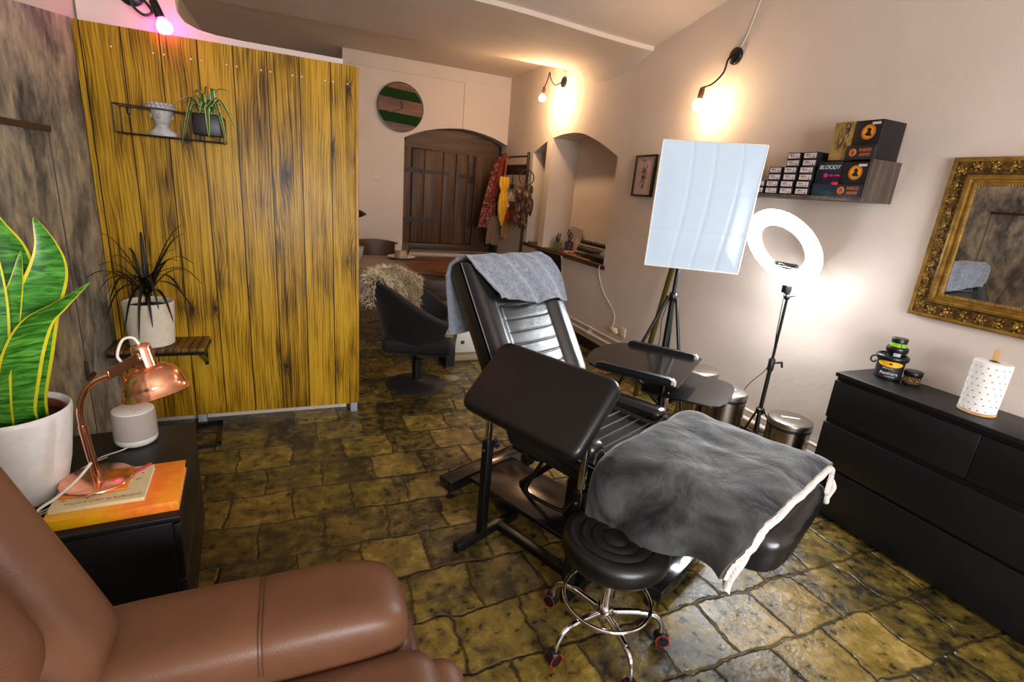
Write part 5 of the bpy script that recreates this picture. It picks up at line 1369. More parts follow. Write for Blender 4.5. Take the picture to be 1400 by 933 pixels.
for zz in (.0, .085): g.bx(3.15+zz*.5, 3.235, 4.72, 5.50, ZS+zz, ZS+zz+.012); g.bx(3.15+zz*.5, 3.155+zz*.5, 4.72, 5.50, ZS+zz, ZS+zz+.03)
for y in (4.72, 5.49): g.bx(3.15, 3.235, y, y+.01, ZS, ZS+.16)
wb(g, 'frame', IVORY, t)
for r_ in range(2):
    for k in range(14):
        g = G(); y = 4.755+.0545*k; x = 3.175+.042*r_; z = ZS+.0125+.085*r_
        g.lathe([(.017, 0), (.018, .002), (.018, .045), (.009, .052), (.009, .066), (0, .067)], (x, y, z), 12); wb(g, 'ink_bottle', [PENB, simple('ink_brown', (.16, .10, .09), .4)][(k+r_) % 2], t)
t = thing('open_magazine', 'open printed magazine with red and white pages on the niche sill', 'magazine', (3.05, 5.33, ZS))
MAGZ = NT('magazine_print'); v = MAGZ.coord((1, 1, 1)); n1 = MAGZ.noise(v, 17, 5, .6, 1)
MAGZ.set(**{'Base Color': MAGZ.ramp(n1.outputs['Fac'], [(.38, hexc('#3a2620')), (.46, hexc('#c03a2c')), (.54, hexc('#d9b8a0')), (.6, hexc('#efe6da'))]), 'Roughness': .35}); MAGZ = MAGZ.m
g = G(); g.bx(2.96, 3.14, 5.10, 5.48, ZS, ZS+.022, .003); wb(g, 'pages', MAGZ, t)
o = G().bx(2.905, 3.02, 4.78, 5.35, ZS, ZS+.008, .003).build('wooden_board', mat_wood('golden_board', '#6d4a1c', '#9a7233', '#b98f4a', 'Y')); tag(o, 'flat golden wooden board lying on the front of the niche sill', 'board')
t = thing('stencil_printer', 'flat black printer on the right end of the niche sill', 'printer', (3.02, 4.68, ZS))
g = G(); g.bx(2.945, 3.12, 4.47, 4.92, ZS, ZS+.062, .012, 3); wb(g, 'body', BLACKP, t)
g = G(); g.bx(2.95, 3.05, 4.90, 5.17, ZS+.024, ZS+.046, .006); wb(g, 'feed_tray', BLACKP, t)
g = G(); g.bx(2.96, 3.10, 4.50, 4.86, ZS+.062, ZS+.066, .001); wb(g, 'lid', BLACKSH, t)
g = G(); g.prism([(3.06, 4.80, ZS+.0662), (3.06, 4.46, ZS+.0662), (3.02, 4.455, ZS+.27)], (.003, 0, 0)); o = g.build('paper_sheet', PAPER); tag(o, 'white paper sheet standing up behind the black printer in the niche', 'paper')
for (y, z) in ((5.6, 1.42), (5.72, 1.42)):
    pass
g = G(); g.bx(2.93, 3.0, 6.30, 6.42, ZS, ZS+.018, .003); o = g.build('small_tin', simple('tin_brown', (.42, .35, .24), .5)); tag(o, 'small flat tin at the far left end of the niche sill', 'tin')
# ================================================================== wall lamps
def wall_lamp(label, cup, cupn, path, bulb, bdir, glow, col, socket):
    t = thing('wall_lamp', label, 'lamp', cup)
    cup = Vector(cup); cupn = Vector(cupn); bulb = Vector(bulb); bdir = Vector(bdir).normalized()
    g = G(); g.lathe([(.055, 0), (.056, .004), (.056, .018), (.050, .024), (.012, .026), (.010, .034), (0, .035)], cup, 32, cupn); wb(g, 'wall_cup', BLACKM, t)
    g = G(); g.tube([cup+cupn*.03]+[Vector(p) for p in path]+[bulb-bdir*.105], .0065, 10, smooth=8); wb(g, 'gooseneck', BLACKM, t)
    g = G(); g.lathe([(.012, -.115), (.019, -.105), (.021, -.06), (.021, -.035), (.015, -.034)], bulb, 24, bdir); sck = wb(g, 'socket', socket, t)
    g = G(); g.lathe([(.013, -.040), (.014, -.032), (.024, -.020), (.034, -.004), (.037, .010), (.033, .026), (.019, .038), (0, .041)], bulb, 28, bdir, cap0=False); wb(g, 'bulb', emis(glow, col, BULB[glow]), sck)
    return t
BULB = {'warm_bulb_near': 190., 'warm_bulb_far': 560., 'pink_bulb': 26.}
SOCK = simple('brown_socket', (.45, .32, .20), .4, .3)
WARM = (1., .66, .36)
wall_lamp('lit bulb on a black gooseneck wall lamp above the softbox', (XW-.001, 3.115, 2.592), (-1, 0, 0), [(2.815, 3.10, 2.56), (2.80, 3.11, 2.47), (2.775, 3.17, 2.405), (2.75, 3.235, 2.385)], (2.735, 3.235, 2.272), (-.10, .06, -1), 'warm_bulb_near', WARM, SOCK)
wall_lamp('lit bulb on a black gooseneck wall lamp above the arched niche', (XW-.001, 5.746, 2.80), (-1, 0, 0), [(2.83, 5.74, 2.775), (2.77, 5.74, 2.755), (2.70, 5.70, 2.80), (2.675, 5.69, 2.86), (2.66, 5.70, 2.78)], (2.63, 5.73, 2.60), (-.12, .02, -1), 'warm_bulb_far', WARM, SOCK)
wall_lamp('pink glowing bulb on a looped black wall lamp above the plank partition', (-.72, 3.449, 2.335), (0, -1, 0), [(-.71, 3.38, 2.325), (-.655, 3.37, 2.30), (-.625, 3.37, 2.255), (-.66, 3.365, 2.235), (-.70, 3.36, 2.265), (-.70, 3.355, 2.31), (-.655, 3.35, 2.335), (-.61, 3.345, 2.30)], (-.577, 3.35, 2.20), (.35, 0, -1), 'pink_bulb', (1., .06, .45), BLACKM)
g = G(); g.tube([(XW-.004, 3.09, 2.645), (XW-.004, 3.05, 2.72), (XW-.004, 2.98, 2.93)], .004, 6, smooth=4); o = g.build('cable_run', WHITEC); tag(o, 'painted cable running up from the near wall lamp', 'cable')
g = G(); g.tube([(XW-.004, 5.74, 2.855), (XW-.02, 5.72, 2.895), (2.80, 5.66, 2.90), (2.72, 5.65, 2.885)], .005, 6, smooth=5); o = g.build('cable_run', WHITEC); tag(o, 'painted cable curling above the far wall lamp', 'cable')

# ================================================================== old shutter door in the back wall
DW = mat_wood('old_brown_door_wood', '#2a190b', '#4c2f17', '#664526', 'Z', 1.2, .5); DWX = mat_wood('old_brown_rail_wood', '#2c1a0c', '#4a2e17', '#624024', 'X', 1.2, .5)
IRON = simple('dark_iron', (.16, .10, .06), .5, .2, .3, 50)
dr_ = thing('shutter_door', 'old dark brown arched plank shutter door in the back wall', 'door', (2.1, 7.6, .57))
YD = 7.60
g = G(); aa = [(1.406, 2.12)]+[(x, z-.012) for x, z in oa[1:-1]]+[(2.895, 2.17)]
g.prism([(1.406, YD, .60)]+[(x, YD, z) for x, z in aa]+[(2.895, YD, .60)], (0, .05, 0)); wb(g, 'backing', simple('door_shadow_gap', (.05, .03, .018), .8), dr_)
def xz(px, py): return None
g = G(); g.prism([(1.41, YD-.02, 2.035)]+[(x, YD-.02, z) for x, z in aa if 1.42 < x < 2.84]+[(2.845, YD-.02, 2.16), (2.845, YD-.02, 1.99)], (0, .02, 0)); wb(g, 'top_rail', DWX, dr_)
g = G(); g.bx(1.41, 2.78, YD-.02, YD, .60, .70, .003); wb(g, 'bottom_rail', DWX, dr_)
g = G(); g.bx(1.41, 1.535, YD-.022, YD, .70, 2.03, .003); wb(g, 'side_stile', DW, dr_)
g = G(); g.prism([(2.49, YD-.022, .70), (2.49, YD-.022, 2.0), (2.84, YD-.022, 1.985), (2.70, YD-.022, .70)], (0, .02, 0)); wb(g, 'side_stile', DW, dr_)
for x0, x1 in ((1.555, 1.725), (1.733, 2.0), (2.008, 2.195), (2.203, 2.375), (2.383, 2.475)):
    g = G(); g.bx(x0, x1, YD-.016, YD, .712, 2.015, .003); wb(g, 'plank', DW, dr_)
for z, xa_ in ((1.72, (1.42, 2.10)), (1.04, (1.42, 1.96)), (1.70, (2.24, 2.49)), (1.02, (2.36, 2.49))):
    g = G(); a, b = xa_
    g.prism([(a, YD-.024, z-.028), (a, YD-.024, z+.032), (a+.12, YD-.024, z+.04), (b, YD-.024, z+.014), (b, YD-.024, z-.014), (a+.12, YD-.024, z-.03)], (0, .008, 0))
    for k in range(3): g.ball((a+.06+.1*k, YD-.026, z), .010, 8)
    wb(g, 'strap_hinge', IRON, dr_)
g = G(); g.bx(2.395, 2.465, YD-.030, YD-.016, 1.62, 1.90, .004); g.cyl((2.43, YD-.03, 1.72), (2.43, YD-.055, 1.72), .012); wb(g, 'lock', IRON, dr_)
g = G(); g.bx(1.41, 2.80, 7.36, 7.68, .548, .575, .004); struct(g.build('trim_4', WHITE))

# round moss and wood wall clock
ck = thing('wall_clock', 'round wooden wall clock with two green moss stripes', 'clock', (1.337, YB, 2.498))
CW = mat_wood('walnut_slab', '#3f2210', '#6d4022', '#8d5b31', 'X', .9, .4)
MOSS = simple('green_moss', (.10, .30, .04), .95, 0, 1., 220, .5, bdist=.02)
cc = Vector((1.337, YB-.016, 2.498)); rr = .302
def strip(z0, z1, d0, d1, n=22, w=0):
    top, bot = [], []
    xs = lambda z: math.sqrt(max(0, (rr-.006)**2-z*z))
    pts = []
    for k in range(n+1):
        z = z0+(z1-z0)*k/n; pts.append((xs(z), z))
    poly = [(x, z) for x, z in pts]+[(-x, z) for x, z in reversed(pts)]
    return [cc+Vector((x, -d0, z - .06*x)) for x, z in poly], (0, d0-d1, 0)
g = G()
for z0, z1 in ((-.296, -.20), (-.075, .10), (.215, .296)):
    p, o_ = strip(z0, z1, .008, -.012); g.prism(p, (0, .02, 0))
wb(g, 'wood_bands', CW, ck)
g = G()
for z0, z1 in ((-.198, -.077), (.102, .213)):
    p, o_ = strip(z0, z1, .012, -.012); g.prism(p, (0, .024, 0))
    for k in range(420):
        z = random.uniform(z0+.004, z1-.004); xm = math.sqrt((rr-.012)**2-z*z); x = random.uniform(-xm, xm)
        g.ball(cc+Vector((x, -.013, z-.06*x)), random.uniform(.006, .012), 6)
wb(g, 'moss_stripes', MOSS, ck)
g = G(); g.rings([[cc+Vector((r*math.cos(2*PI*k/72), d, r*math.sin(2*PI*k/72))) for k in range(72)] for r, d in ((rr, .012), (rr+.006, .012), (rr+.006, -.016), (rr, -.016), (rr-.003, .0))], True, False, False, True, True); wb(g, 'rim', BLACKM, ck)
g = G(); g.prism([cc+Vector((.03, -.022, 0.005)), cc+Vector((.03, -.022, -.012)), cc+Vector((-.13, -.022, -.085)), cc+Vector((-.128, -.022, -.075))], (0, .002, 0)); g.prism([cc+Vector((.022, -.025, .0)), cc+Vector((.036, -.025, .0)), cc+Vector((.0, -.025, .105)), cc+Vector((-.008, -.025, .10))], (0, .002, 0)); g.lathe([(.014, 0), (.014, .016)], cc+Vector((.027, -.010, -.002)), 16, (0, -1, 0)); wb(g, 'hands', BLACKM, ck)
g = G(); g.bx(.988, 1.082, YB-.012, YB-.001, 1.545, 1.638, .003); t = thing('light_switch', 'white square light switch on the back wall', 'switch', (1.035, YB, 1.59)); wb(g, 'plate', IVORY, t)
g = G(); g.bx(1.003, 1.067, YB-.016, YB-.011, 1.56, 1.623, .002); wb(g, 'rocker', IVORY, t)

# ================================================================== coat rack with hanging things
DKW = simple('dark_rack_wood', (.12, .07, .045), .5, 0, .1, 40, .2)
cr_ = thing('coat_rack', 'dark wooden standing coat rack in the back corner', 'coat rack', (2.76, 6.7, 0))
XR = 2.755
pL, pR = (2.735, 7.12), (2.775, 6.30)
for (x, y) in (pL, pR):
    g = G(); g.bx(x-.016, x+.016, y-.016, y+.016, .0, 2.05, .003); wb(g, 'post', DKW, cr_)
def rail(z0, z1, th=.012):
    g = G(); g.prism([(pL[0], pL[1], z0), (pL[0], pL[1], z1), (pR[0], pR[1], z1-.0), (pR[0], pR[1], z0-.0)], (th, 0, 0)); wb(g, 'rail', DKW, cr_)
rail(1.99, 2.012); rail(1.77, 1.90); rail(1.30, 1.42)
g = G(); g.bx(2.66, 2.87, 6.27, 6.33, 0, .03, .004); g.bx(2.63, 2.84, 7.09, 7.15, 0, .03, .004); wb(g, 'foot', DKW, cr_)
for y in (7.05, 6.9, 6.5, 6.4):
    g = G(); g.tube([(2.748, y, 1.84), (2.71, y, 1.83), (2.695, y, 1.85)], .006, 8, smooth=3); wb(g, 'hook', BLACKM, cr_)
def cloth_hang(name, label, cat, mat, p0, p1, w0, w1, seed=0, top_pinch=.3, group=None, dep=.5):
    # p0 top centre, p1 bottom centre (x, y, z); w half width across
    g = G(); n = 40; rs = []
    p0, p1 = Vector(p0), Vector(p1)
    for k in range(24):
        t_ = k/23; c = p0.lerp(p1, t_); wv = (w0+(w1-w0)*t_)*(top_pinch+(1-top_pinch)*smoothstep(0, .22, t_)); ring = []
        for i in range(n):
            a = 2*PI*i/n; f = 1+.20*math.sin(5*a+seed+t_*2)*smoothstep(.05, .4, t_)+.10*math.sin(9*a+seed*2-t_*3)
            ring.append(c+Vector((math.cos(a)*wv*f, math.sin(a)*wv*f*dep, .012*math.sin(3*a+seed)*(t_ > .9))))
        rs.append(ring)
    g.rings(rs); o = g.build(name, mat); tag(o, label, cat, group); return o
FLOR = NT('red_floral_cloth'); v = FLOR.coord(); vo = FLOR.noise(v, 26, 4, .6, 1.)
FLOR.set(**{'Base Color': FLOR.ramp(vo.outputs['Fac'], [(.40, hexc('#2e100c')), (.47, hexc('#661d17')), (.53, hexc('#742e24')), (.60, hexc('#9a7460')), (.66, hexc('#733a2a'))]), 'Roughness': .85}); FLOR = FLOR.m
REDC = simple('dark_red_cloth', (.46, .13, .10), .85, 0, .3, 60, .25); TAUPE = simple('taupe_cloth', (.42, .33, .27), .85, 0, .2, 60, .1); TANB = simple('tan_bag_cloth', (.55, .40, .22), .8, 0, .2, 40, .15); BORD = simple('rust_bag_cloth', (.50, .17, .10), .8, 0, .3, 30, .3)
SPOT = NT('spotted_cloth'); v = SPOT.coord(); vo = SPOT.noise(v, 60, 2, .5)
SPOT.set(**{'Base Color': SPOT.ramp(vo.outputs['Fac'], [(.44, hexc('#2a1e1c')), (.50, hexc('#d7c4ba'))]), 'Roughness': .8}); SPOT = SPOT.m
cloth_hang('scarf', 'long dark red floral scarf hanging at the left of the coat rack', 'scarf', FLOR, (2.665, 7.04, 2.0), (2.50, 7.02, 1.02), .07, .11, 1.3, .3)
cloth_hang('scarf', 'red cloth strap hanging from the top of the coat rack post', 'scarf', REDC, (2.725, 6.98, 2.06), (2.60, 6.97, 1.45), .035, .055, .4, .6)
cloth_hang('scarf', 'taupe cloth hanging lowest on the coat rack', 'scarf', TAUPE, (2.63, 6.93, 1.20), (2.60, 6.93, .80), .09, .095, 2.2, .7)
cloth_hang('cloth_bag', 'tan cloth bag hanging low on the coat rack', 'bag', TANB, (2.735, 6.84, 1.20), (2.755, 6.84, .90), .055, .055, 3.1, .5)
cloth_hang('cloth_bag', 'black and white spotted bag on the coat rack', 'bag', SPOT, (2.785, 6.80, 1.60), (2.775, 6.80, 1.345), .055, .06, 4.1, .3)
cloth_hang('cloth_bag', 'rust red bag below the spotted bag on the coat rack', 'bag', BORD, (2.765, 6.80, 1.33), (2.76, 6.80, 1.16), .06, .065, 5.1, .6)
um = thing('umbrella', 'folded yellow umbrella hanging on the coat rack', 'umbrella', (2.675, 6.82, 1.2))
YELU = simple('yellow_nylon', (.90, .66, .12), .5, 0, .2, 14, .1)
g = G(); rs = []
for z, r in ((1.70, .012), (1.735, .055), (1.70, .062), (1.64, .066), (1.57, .050), (1.54, .036), (1.50, .052), (1.40, .066), (1.27, .060), (1.17, .040), (1.10, .018), (1.07, .006)):
    rs.append([Vector((2.675+r*1.1*math.cos(2*PI*i/30)*(1+.14*math.sin(2*PI*i/30*6+z*4)), 6.82+r*.8*math.sin(2*PI*i/30)*(1+.14*math.sin(2*PI*i/30*6+z*4)), z)) for i in range(30)])
g.rings(rs); wb(g, 'canopy', YELU, um)
g = G(); g.cyl((2.675, 6.82, 1.68), (2.69, 6.84, 1.93), .012); g.tube([(2.69, 6.84, 1.93), (2.70, 6.86, 2.0), (2.735, 6.87, 2.015), (2.75, 6.88, 1.97)], .009, 8, smooth=4); wb(g, 'handle', simple('orange_wood_handle', (.55, .25, .10), .4), um)
g = G(); g.cyl((2.675, 6.82, 1.075), (2.675, 6.82, 1.03), .006); wb(g, 'tip', BLACKM, um)
dc = thing('dreamcatcher', 'dreamcatcher with a hoop and brown feathers on the coat rack post', 'dreamcatcher', (2.70, 6.25, 1.5))
BRT = simple('brown_cord', (.20, .12, .07), .8)
cxx = Vector((2.752, 6.255, 1.735))
g = G(); g.tube([cxx+Vector((.090*math.cos(2*PI*k/36), -.03*math.cos(2*PI*k/36), .095*math.sin(2*PI*k/36))) for k in range(36)], .007, 8, True)
for k in range(12):
    a = 2*PI*k/12; b = a+2.2; g.tube([cxx+Vector((.088*math.cos(a), -.03*math.cos(a), .093*math.sin(a))), cxx+Vector((.088*math.cos(b), -.03*math.cos(b), .093*math.sin(b)))], .0014, 5)
wb(g, 'hoop', BRT, dc)
FEA = NT('brown_feather'); v = FEA.coord((1, 1, .6)); n1 = FEA.noise(v, 22, 4); FEA.set(**{'Base Color': FEA.ramp(n1.outputs['Fac'], [(.42, hexc('#24150d')), (.55, hexc('#553a27')), (.66, hexc('#a08464'))]), 'Roughness': .8}); FEA = FEA.m
random.seed(21)
for k in range(34):
    dx = random.uniform(-.13, .11); zt = random.uniform(1.30, 1.68)-abs(dx)*.3; ln = random.uniform(.15, .24)
    if zt < 1.42: dx = dx*.6-.02
    g = G(); x = 2.735+dx; y = 6.225+random.uniform(-.03, .02); lean = random.uniform(-.03, .03)
    leaf(g, [(x, y, zt), (x+lean*.5, y-.015, zt-ln*.4), (x+lean, y-.01, zt-ln)], lambda t_: .036*math.sin(PI*min(1, t_*.9+.08))**.7+.001, (0, 0), .3, (1, .3, 0), .3, 5)
    g.tube([(x, y, zt), (2.74+dx*.4, 6.25, 1.66)], .0015, 4); wb(g, 'feather', FEA, dc, auto=False)
g = G(); g.tube([(2.76, 6.75, 1.84), (2.755, 6.75, 1.6), (2.755, 6.72, 1.72)], .004, 6); g.box((2.755, 6.74, 1.62), (.05, .03, .06), .006); o = g.build('lanyard', BLACKP); tag(o, 'black lanyard with a small fob hanging on the coat rack', 'lanyard')

# ================================================================== table group
TW = NT('live_edge_walnut'); sxyz = TW.coord((1.1, 7, 7)); n1 = TW.noise(sxyz, 1.5, 6, .6, .8); 
TW.set(**{'Base Color': TW.ramp(n1.outputs['Fac'], [(.34, hexc('#3d2210')), (.5, hexc('#6f4220')), (.66, hexc('#95602f'))]), 'Roughness': .32}); TW = TW.m
TW2 = mat_wood('greyish_leaf_wood', '#5b4532', '#7d6249', '#96795b', 'X', .9, .35)
tb = thing('dining_table', 'brown wooden table with a paler left leaf in the back room', 'table', (1.3, 5.3, 0))
g = G(); edge = []
for k in range(13): edge.append((1.03+(2.02-1.03)*k/12, 4.76+.05*math.sin(k*1.1)-.0*k))
poly = edge+[(2.03, 5.2), (1.99, 5.72), (1.85, 5.80)]+[(1.03, 5.80)]
g.prism([(x, y, .715) for x, y in poly], (0, 0, .035)); wb(g, 'table_top', TW, tb)
g = G(); g.prism([(.10, 4.72, .715), (1.028, 4.72, .715), (1.028, 5.76, .715), (.10, 5.76, .715)], (0, 0, .035)); wb(g, 'pale_leaf', TW2, tb)
g = G(); g.bx(.2, 1.9, 4.86, 4.89, .60, .714); g.bx(.2, 1.9, 5.62, 5.65, .60, .714); wb(g, 'apron', TW, tb)
for x in (.25, 1.86):
    for y in (4.90, 5.60): g = G(); g.bx(x-.035, x+.035, y-.035, y+.035, 0, .71, .004); wb(g, 'leg', TW, tb)
bn = thing('bench', 'dark wooden bench with a high plank back behind the swivel chair', 'bench', (1.55, 4.6, 0))
g = G(); g.bx(.95, 2.05, 4.60, 4.66, .50, .70, .01); wb(g, 'plank_side', mat_wood('dark_bench_wood', '#22130a', '#3c2412', '#563519', 'X', 1.), bn)
g = G(); g.bx(.95, 2.05, 4.35, 4.66, .40, .44, .008); wb(g, 'seat_board', simple('pinkish_board', (.58, .42, .36), .5, 0, .1, 30), bn)
for x in (1.0, 1.98): g = G(); g.bx(x, x+.05, 4.37, 4.65, 0, .40, .004); wb(g, 'leg', TW, bn)
o = G(); o.rrect((.66, 5.02, .7545), .34, .44, .008, .12, .003); o = o.build('place_mat', simple('beige_mat', (.60, .52, .42), .6)); tag(o, 'pale oval place mat on the near left corner of the table', 'mat')
pl = thing('saucer', 'white saucer on the table under a glass candle', 'saucer', (1.05, 5.58, .7505))
g = G(); g.lathe([(.05, 0), (.06, .004), (.145, .020), (.150, .024), (.146, .025), (.06, .009), (0, .008)], (0, 0, 0), 40); g.build('dish', WHITEG, pl)
cn_ = thing('candle_glass', 'cream candle in a clear glass on the white saucer', 'candle', (1.045, 5.58, .7595))
GLC = NT('clear_glass'); GLC.set(**{'Base Color': (.97, .97, .97), 'Roughness': .02, 'Transmission Weight': 1.}); GLC = GLC.m
g = G(); g.lathe([(.066, 0), (.07, .004), (.072, .16), (.069, .16), (.066, .008), (0, .007)], (0, 0, 0), 32, cap1=False); g.build('glass', GLC, cn_)
g = G(); g.lathe([(.060, .008), (.063, .012), (.063, .075), (.055, .085), (.0, .084)], (0, 0, 0), 28); g.build('wax', simple('cream_wax', (.86, .74, .50), .5), cn_)
g = G(); g.cyl((0, 0, .084), (.004, 0, .17), .006, .005); g.build('taper', WHITEP, cn_)
# brown chair behind the table
bc_ = thing('tub_chair', 'brown leather tub chair behind the table', 'chair', (.95, 6.1, 0))
BRD = mat_leather('dark_brown_leather', (.30, .18, .11), .45)
g = G()
def tub(a, b):
    an = R(20+140*a); rr_ = .33
    h = .80+.07*math.sin(PI*a)-(.0)
    return Vector((.85+math.cos(an)*(rr_+.10*b), 6.0+math.sin(an)*(rr_+.04*b)*.9, .42+(h-.42)*b))
g.grid(tub, 40, 10, True, .05); wb(g, 'backrest', BRD, bc_)
g = G(); g.bx(.60, 1.10, 5.85, 6.28, .36, .46, .04, 4); wb(g, 'seat', BRD, bc_)
for x in (.62, 1.06):
    for y in (5.88, 6.24): g = G(); g.cyl((x, y, 0), (x, y, .37), .015, .02); wb(g, 'leg', BLACKM, bc_)
dl = thing('desk_lamp', 'black dome lamp peeking out behind the plank partition', 'lamp', (.42, 5.2, .7505))
g = G(); g.lathe([(.09, 0), (.09, .012), (.02, .018), (.012, .03)], (.30, 5.35, .7505), 28); wb(g, 'base', BLACKM, dl)
g = G(); g.tube([(.30, 5.35, .77), (.28, 5.34, 1.0), (.33, 5.30, 1.22), (.48, 5.22, 1.26)], .009, 8, smooth=6); wb(g, 'arm', BLACKM, dl)
g = G(); g.lathe([(.02, -.10), (.03, -.095), (.05, -.07), (.085, -.03), (.10, .0), (.097, .0), (.08, -.03)], (.545, 5.18, 1.18), 32, (.45, -.1, -1), cap1=False); wb(g, 'shade', BLACKM, dl)
ob = thing('small_pot', 'pale grey pot at the left edge of the table', 'pot', (.46, 5.45, .7505))
g = G(); g.lathe([(.05, 0), (.07, .06), (.08, .13), (.075, .13), (.05, .02)], (.10, 0, 0), 24, cap1=False); g.build('pot', simple('pale_grey_glaze', (.62, .62, .60), .4), ob)

# ================================================================== swivel tub chair with sheepskin
sw = thing('swivel_chair', 'black swivel tub chair on a round base beside the plank partition', 'chair', (.85, 3.78, 0), -20)
g = G(); g.lathe([(.232, 0), (.236, .004), (.228, .012), (.15, .026), (.06, .040), (.034, .05), (.030, .06)], (0, 0, 0), 56); g.build('base', simple('dark_grey_base', (.13, .125, .125), .5, .1, .1, 120), sw)
g = G(); g.cyl((0, 0, .05), (0, 0, .22), .034, seg=24); g.cyl((0, 0, .22), (0, 0, .33), .020, seg=20); g.tube([(0, 0, .30), (-.03, -.03, .285), (-.05, -.05, .24)], .007, 8); g.build('column', BLACKM, sw)
BLKF = simple('black_suede', (.060, .062, .078), .75, 0, .2, 90, .1, sheen=.15)
g = G(); g.box((.03, 0, .38), (.54, .50, .13), .05, 5); g.build('seat', BLKF, sw)
def shell(a, b):
    an = R(42+276*a); c_ = abs(a-.5)*2
    top = .835-.27*smoothstep(.30, 1.08, c_)
    fl = .235+.115*b
    return Vector((math.cos(an)*fl*1.05-.0, math.sin(an)*fl*.98, .34+(top-.34)*b))
g = G(); g.grid(shell, 64, 12, True, .055); g.build('shell', BLKF, sw, sub=1)
g = G(); g.tube([(-.25, -.10, .55), (-.36, -.14, .52)], .006, 6); g.build('lever', BLACKM, sw)
# sheepskin: hide plus long fibres
fu = thing('sheepskin', 'shaggy beige sheepskin draped over the black swivel chair back', 'sheepskin', (.85, 3.78, .45), -20)
HIDE = simple('hide', (.50, .43, .33), .9, 0, .3, 60, .25)
def rim_top(an):
    c_ = abs((math.degrees(an)-42)/276-.5)*2
    return .835-.27*smoothstep(.30, 1.08, c_)
def hide(a, b):
    # a runs round the back of the tub, b from outside, over the rim, down inside, onto the seat
    an = R(228-134*a); zr = rim_top(an)
    path = [(.40, zr-.16, 0), (.40, zr-.07, 0), (.385, zr+.025, 0), (.33, zr+.035, 0), (.275, zr-.04, 0), (.25, zr-.16, 0), (.215, .50, .15), (.15, .465, .5), (.06, .458, .8), (-.05, .455, .9), (-.14, .45, 1.)]
    f = b*(len(path)-1); i = min(int(f), len(path)-2); t_ = f-i
    r_, z, k = [path[i][q]+(path[i+1][q]-path[i][q])*t_ for q in range(3)]
    dx, dy = math.cos(an), math.sin(an)
    x = dx*r_*1.02*(1-k) + k*(-.10-r_*1.2); y = dy*r_*(1-k) + k*(a-.5)*.40
    if k > 0: x = dx*r_*(1-k)+k*(.10-1.2*r_)
    return Vector((x, y, z-.45+.014))
g = G(); g.grid(hide, 24, 44, True, .008); g.build('hide', HIDE, fu)
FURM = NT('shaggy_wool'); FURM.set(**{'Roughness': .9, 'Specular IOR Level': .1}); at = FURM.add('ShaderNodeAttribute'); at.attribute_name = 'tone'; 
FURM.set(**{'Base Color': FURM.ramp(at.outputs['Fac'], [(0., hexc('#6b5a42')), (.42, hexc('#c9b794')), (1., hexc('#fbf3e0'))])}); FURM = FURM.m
g = G(); random.seed(5); tones = []
for k in range(8500):
    a, b = random.random(), random.random()**.9
    p = hide(a, b); e = .01
    n_ = (hide(min(1, a+e), b)-hide(max(0, a-e), b)).cross(hide(a, min(1, b+e))-hide(a, max(0, b-e)))
    if n_.length < 1e-9: continue
    n_.normalize()
    rad = Vector((p.x, p.y, 0)).normalized()
    ref = rad if b < .22 else (rad*.3+Vector((0, 0, 1)) if b < .34 else (-rad+Vector((0, 0, .3)) if b < .56 else Vector((0, 0, 1))))
    if n_.dot(ref) < 0: n_ = -n_
    ln = random.uniform(.03, .065)*(1. if b < .6 else .6); d = (n_*.55+Vector((random.gauss(0, .4), random.gauss(0, .4), random.gauss(-.25, .35)))).normalized()
    s = d.orthogonal().normalized()*.0022; m = p+d*ln*.55; tip = p+(d*.8+Vector((0, 0, -.35))).normalized()*ln
    vs = [g.bm.verts.new(q) for q in (p-s, p+s, m+s*.8, m-s*.8, tip)]
    f1 = g.bm.faces.new(vs[:4]); f2 = g.bm.faces.new((vs[3], vs[2], vs[4]))
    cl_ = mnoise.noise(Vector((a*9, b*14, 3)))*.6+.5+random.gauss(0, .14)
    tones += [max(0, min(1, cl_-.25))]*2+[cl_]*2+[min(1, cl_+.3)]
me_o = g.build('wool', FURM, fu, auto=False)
at_ = me_o.data.attributes.new('tone', 'FLOAT', 'POINT')
if len(at_.data) == len(tones): at_.data.foreach_set('value', tones)

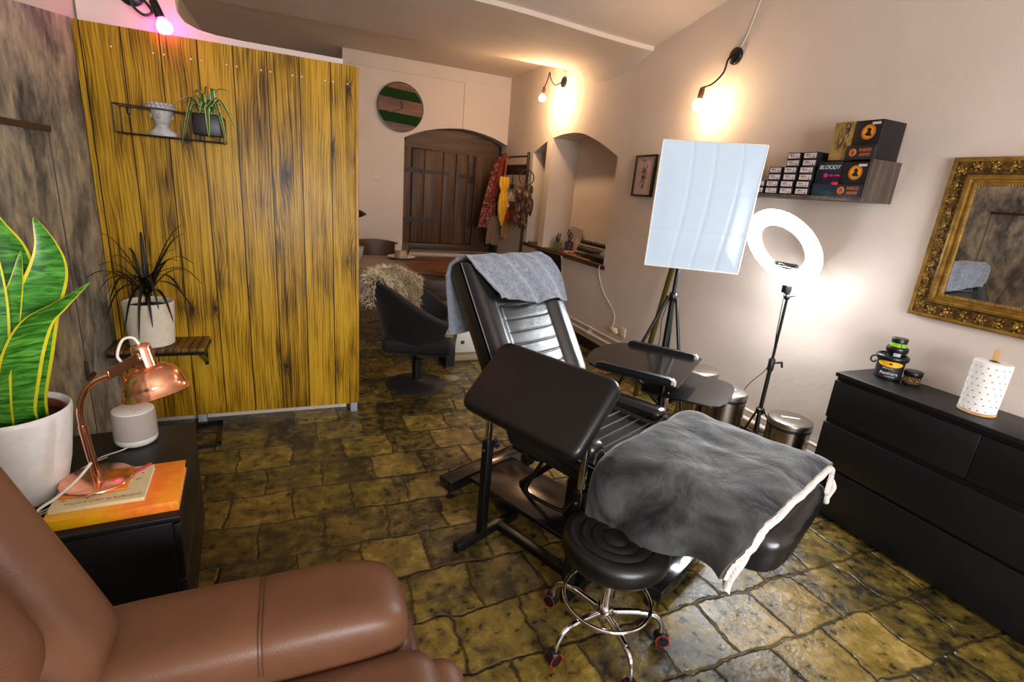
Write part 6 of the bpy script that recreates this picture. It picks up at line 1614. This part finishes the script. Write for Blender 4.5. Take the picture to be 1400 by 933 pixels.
# white drawer unit, black panel, folding chair back
du = thing('drawer_unit', 'small white drawer unit on the floor behind the tattoo chair head', 'drawer unit', (1.42, 4.40, 0))
g = G(); g.bx(1.26, 1.60, 4.28, 4.62, .0, .055, .002); g.bx(1.27, 1.59, 4.28, 4.60, .055, .31, .003); wb(g, 'body', simple('cream_body', (.66, .58, .46), .5), du)
g = G(); g.bx(1.275, 1.585, 4.264, 4.28, .085, .285, .003); wb(g, 'drawer', WHITEP, du)
g = G(); g.bx(1.365, 1.395, 4.255, 4.265, .17, .20, .003); wb(g, 'knob', simple('dark_knob', (.25, .22, .2), .4), du)
g = G(); g.prism([(1.19, 4.12, .0), (1.275, 4.14, .0), (1.275, 4.14, .40), (1.19, 4.12, .40)], (-.01, .22, 0)); o = g.build('black_crate', BLACKP); tag(o, 'upright black panel box between swivel chair and white drawer unit', 'box')
fc = thing('folding_chair', 'black folding chair with a chrome edge below the niche', 'chair', (2.45, 5.0, 0))
g = G(); rotc = Matrix.Rotation(R(-28), 3, 'Z') @ Matrix.Rotation(R(-12), 3, 'X')
bk_c = Vector((2.42, 4.93, .83)); hx = Vector((2.50, 4.70, .0))-Vector((2.44, 5.22, .0)); hx.normalize(); hz = Vector((-.12, -.02, .99)).normalized(); hn = hx.cross(hz).normalized()
rotc = Matrix((hx, hz, hn)).transposed()
g.rrect(Vector((2.545, 4.98, .80)), .50, .32, .022, .06, .006, 6, rotc); wb(g, 'back_panel', BLACKV, fc)
g = G()
for s in (-1, 1): g.tube([Vector((2.545, 4.98, .80))+hx*s*.255+hz*.15, Vector((2.545, 4.98, .80))+hx*s*.257-hz*.2, Vector((2.50+.06*s, 4.98, .45))+hx*s*.25, Vector((2.50, 4.98, .0))+hx*s*.25+hn*.12], .010, 10, smooth=5)
wb(g, 'chrome_frame', CHROME, fc)
g = G(); g.rrect(Vector((2.34, 4.93, .45)), .42, .42, .03, .06, .008, 6, Matrix.Rotation(R(8), 3, 'Z')); wb(g, 'seat', BLACKV, fc)
for x_, y_ in ((2.20, 4.76), (2.22, 5.12)):
    g = G(); g.cyl((x_, y_, 0), (x_, y_, .44), .010); wb(g, 'leg', CHROME, fc)
# floor caps
FC = simple('pale_stone_cap', (.58, .52, .44), .6, 0, .2, 40)
for (x, y, r, lb) in ((1.17, 3.86, .060, 'larger round pale cap set in the floor by the tattoo chair'), (.98, 3.68, .034, 'smaller round pale cap set in the floor by the swivel base')):
    g = G(); g.lathe([(r, .0005), (r, .004), (r*.9, .007), (0, .008)], (x, y, 0), 28); o = g.build('floor_cap', FC); tag(o, lb, 'floor cap')
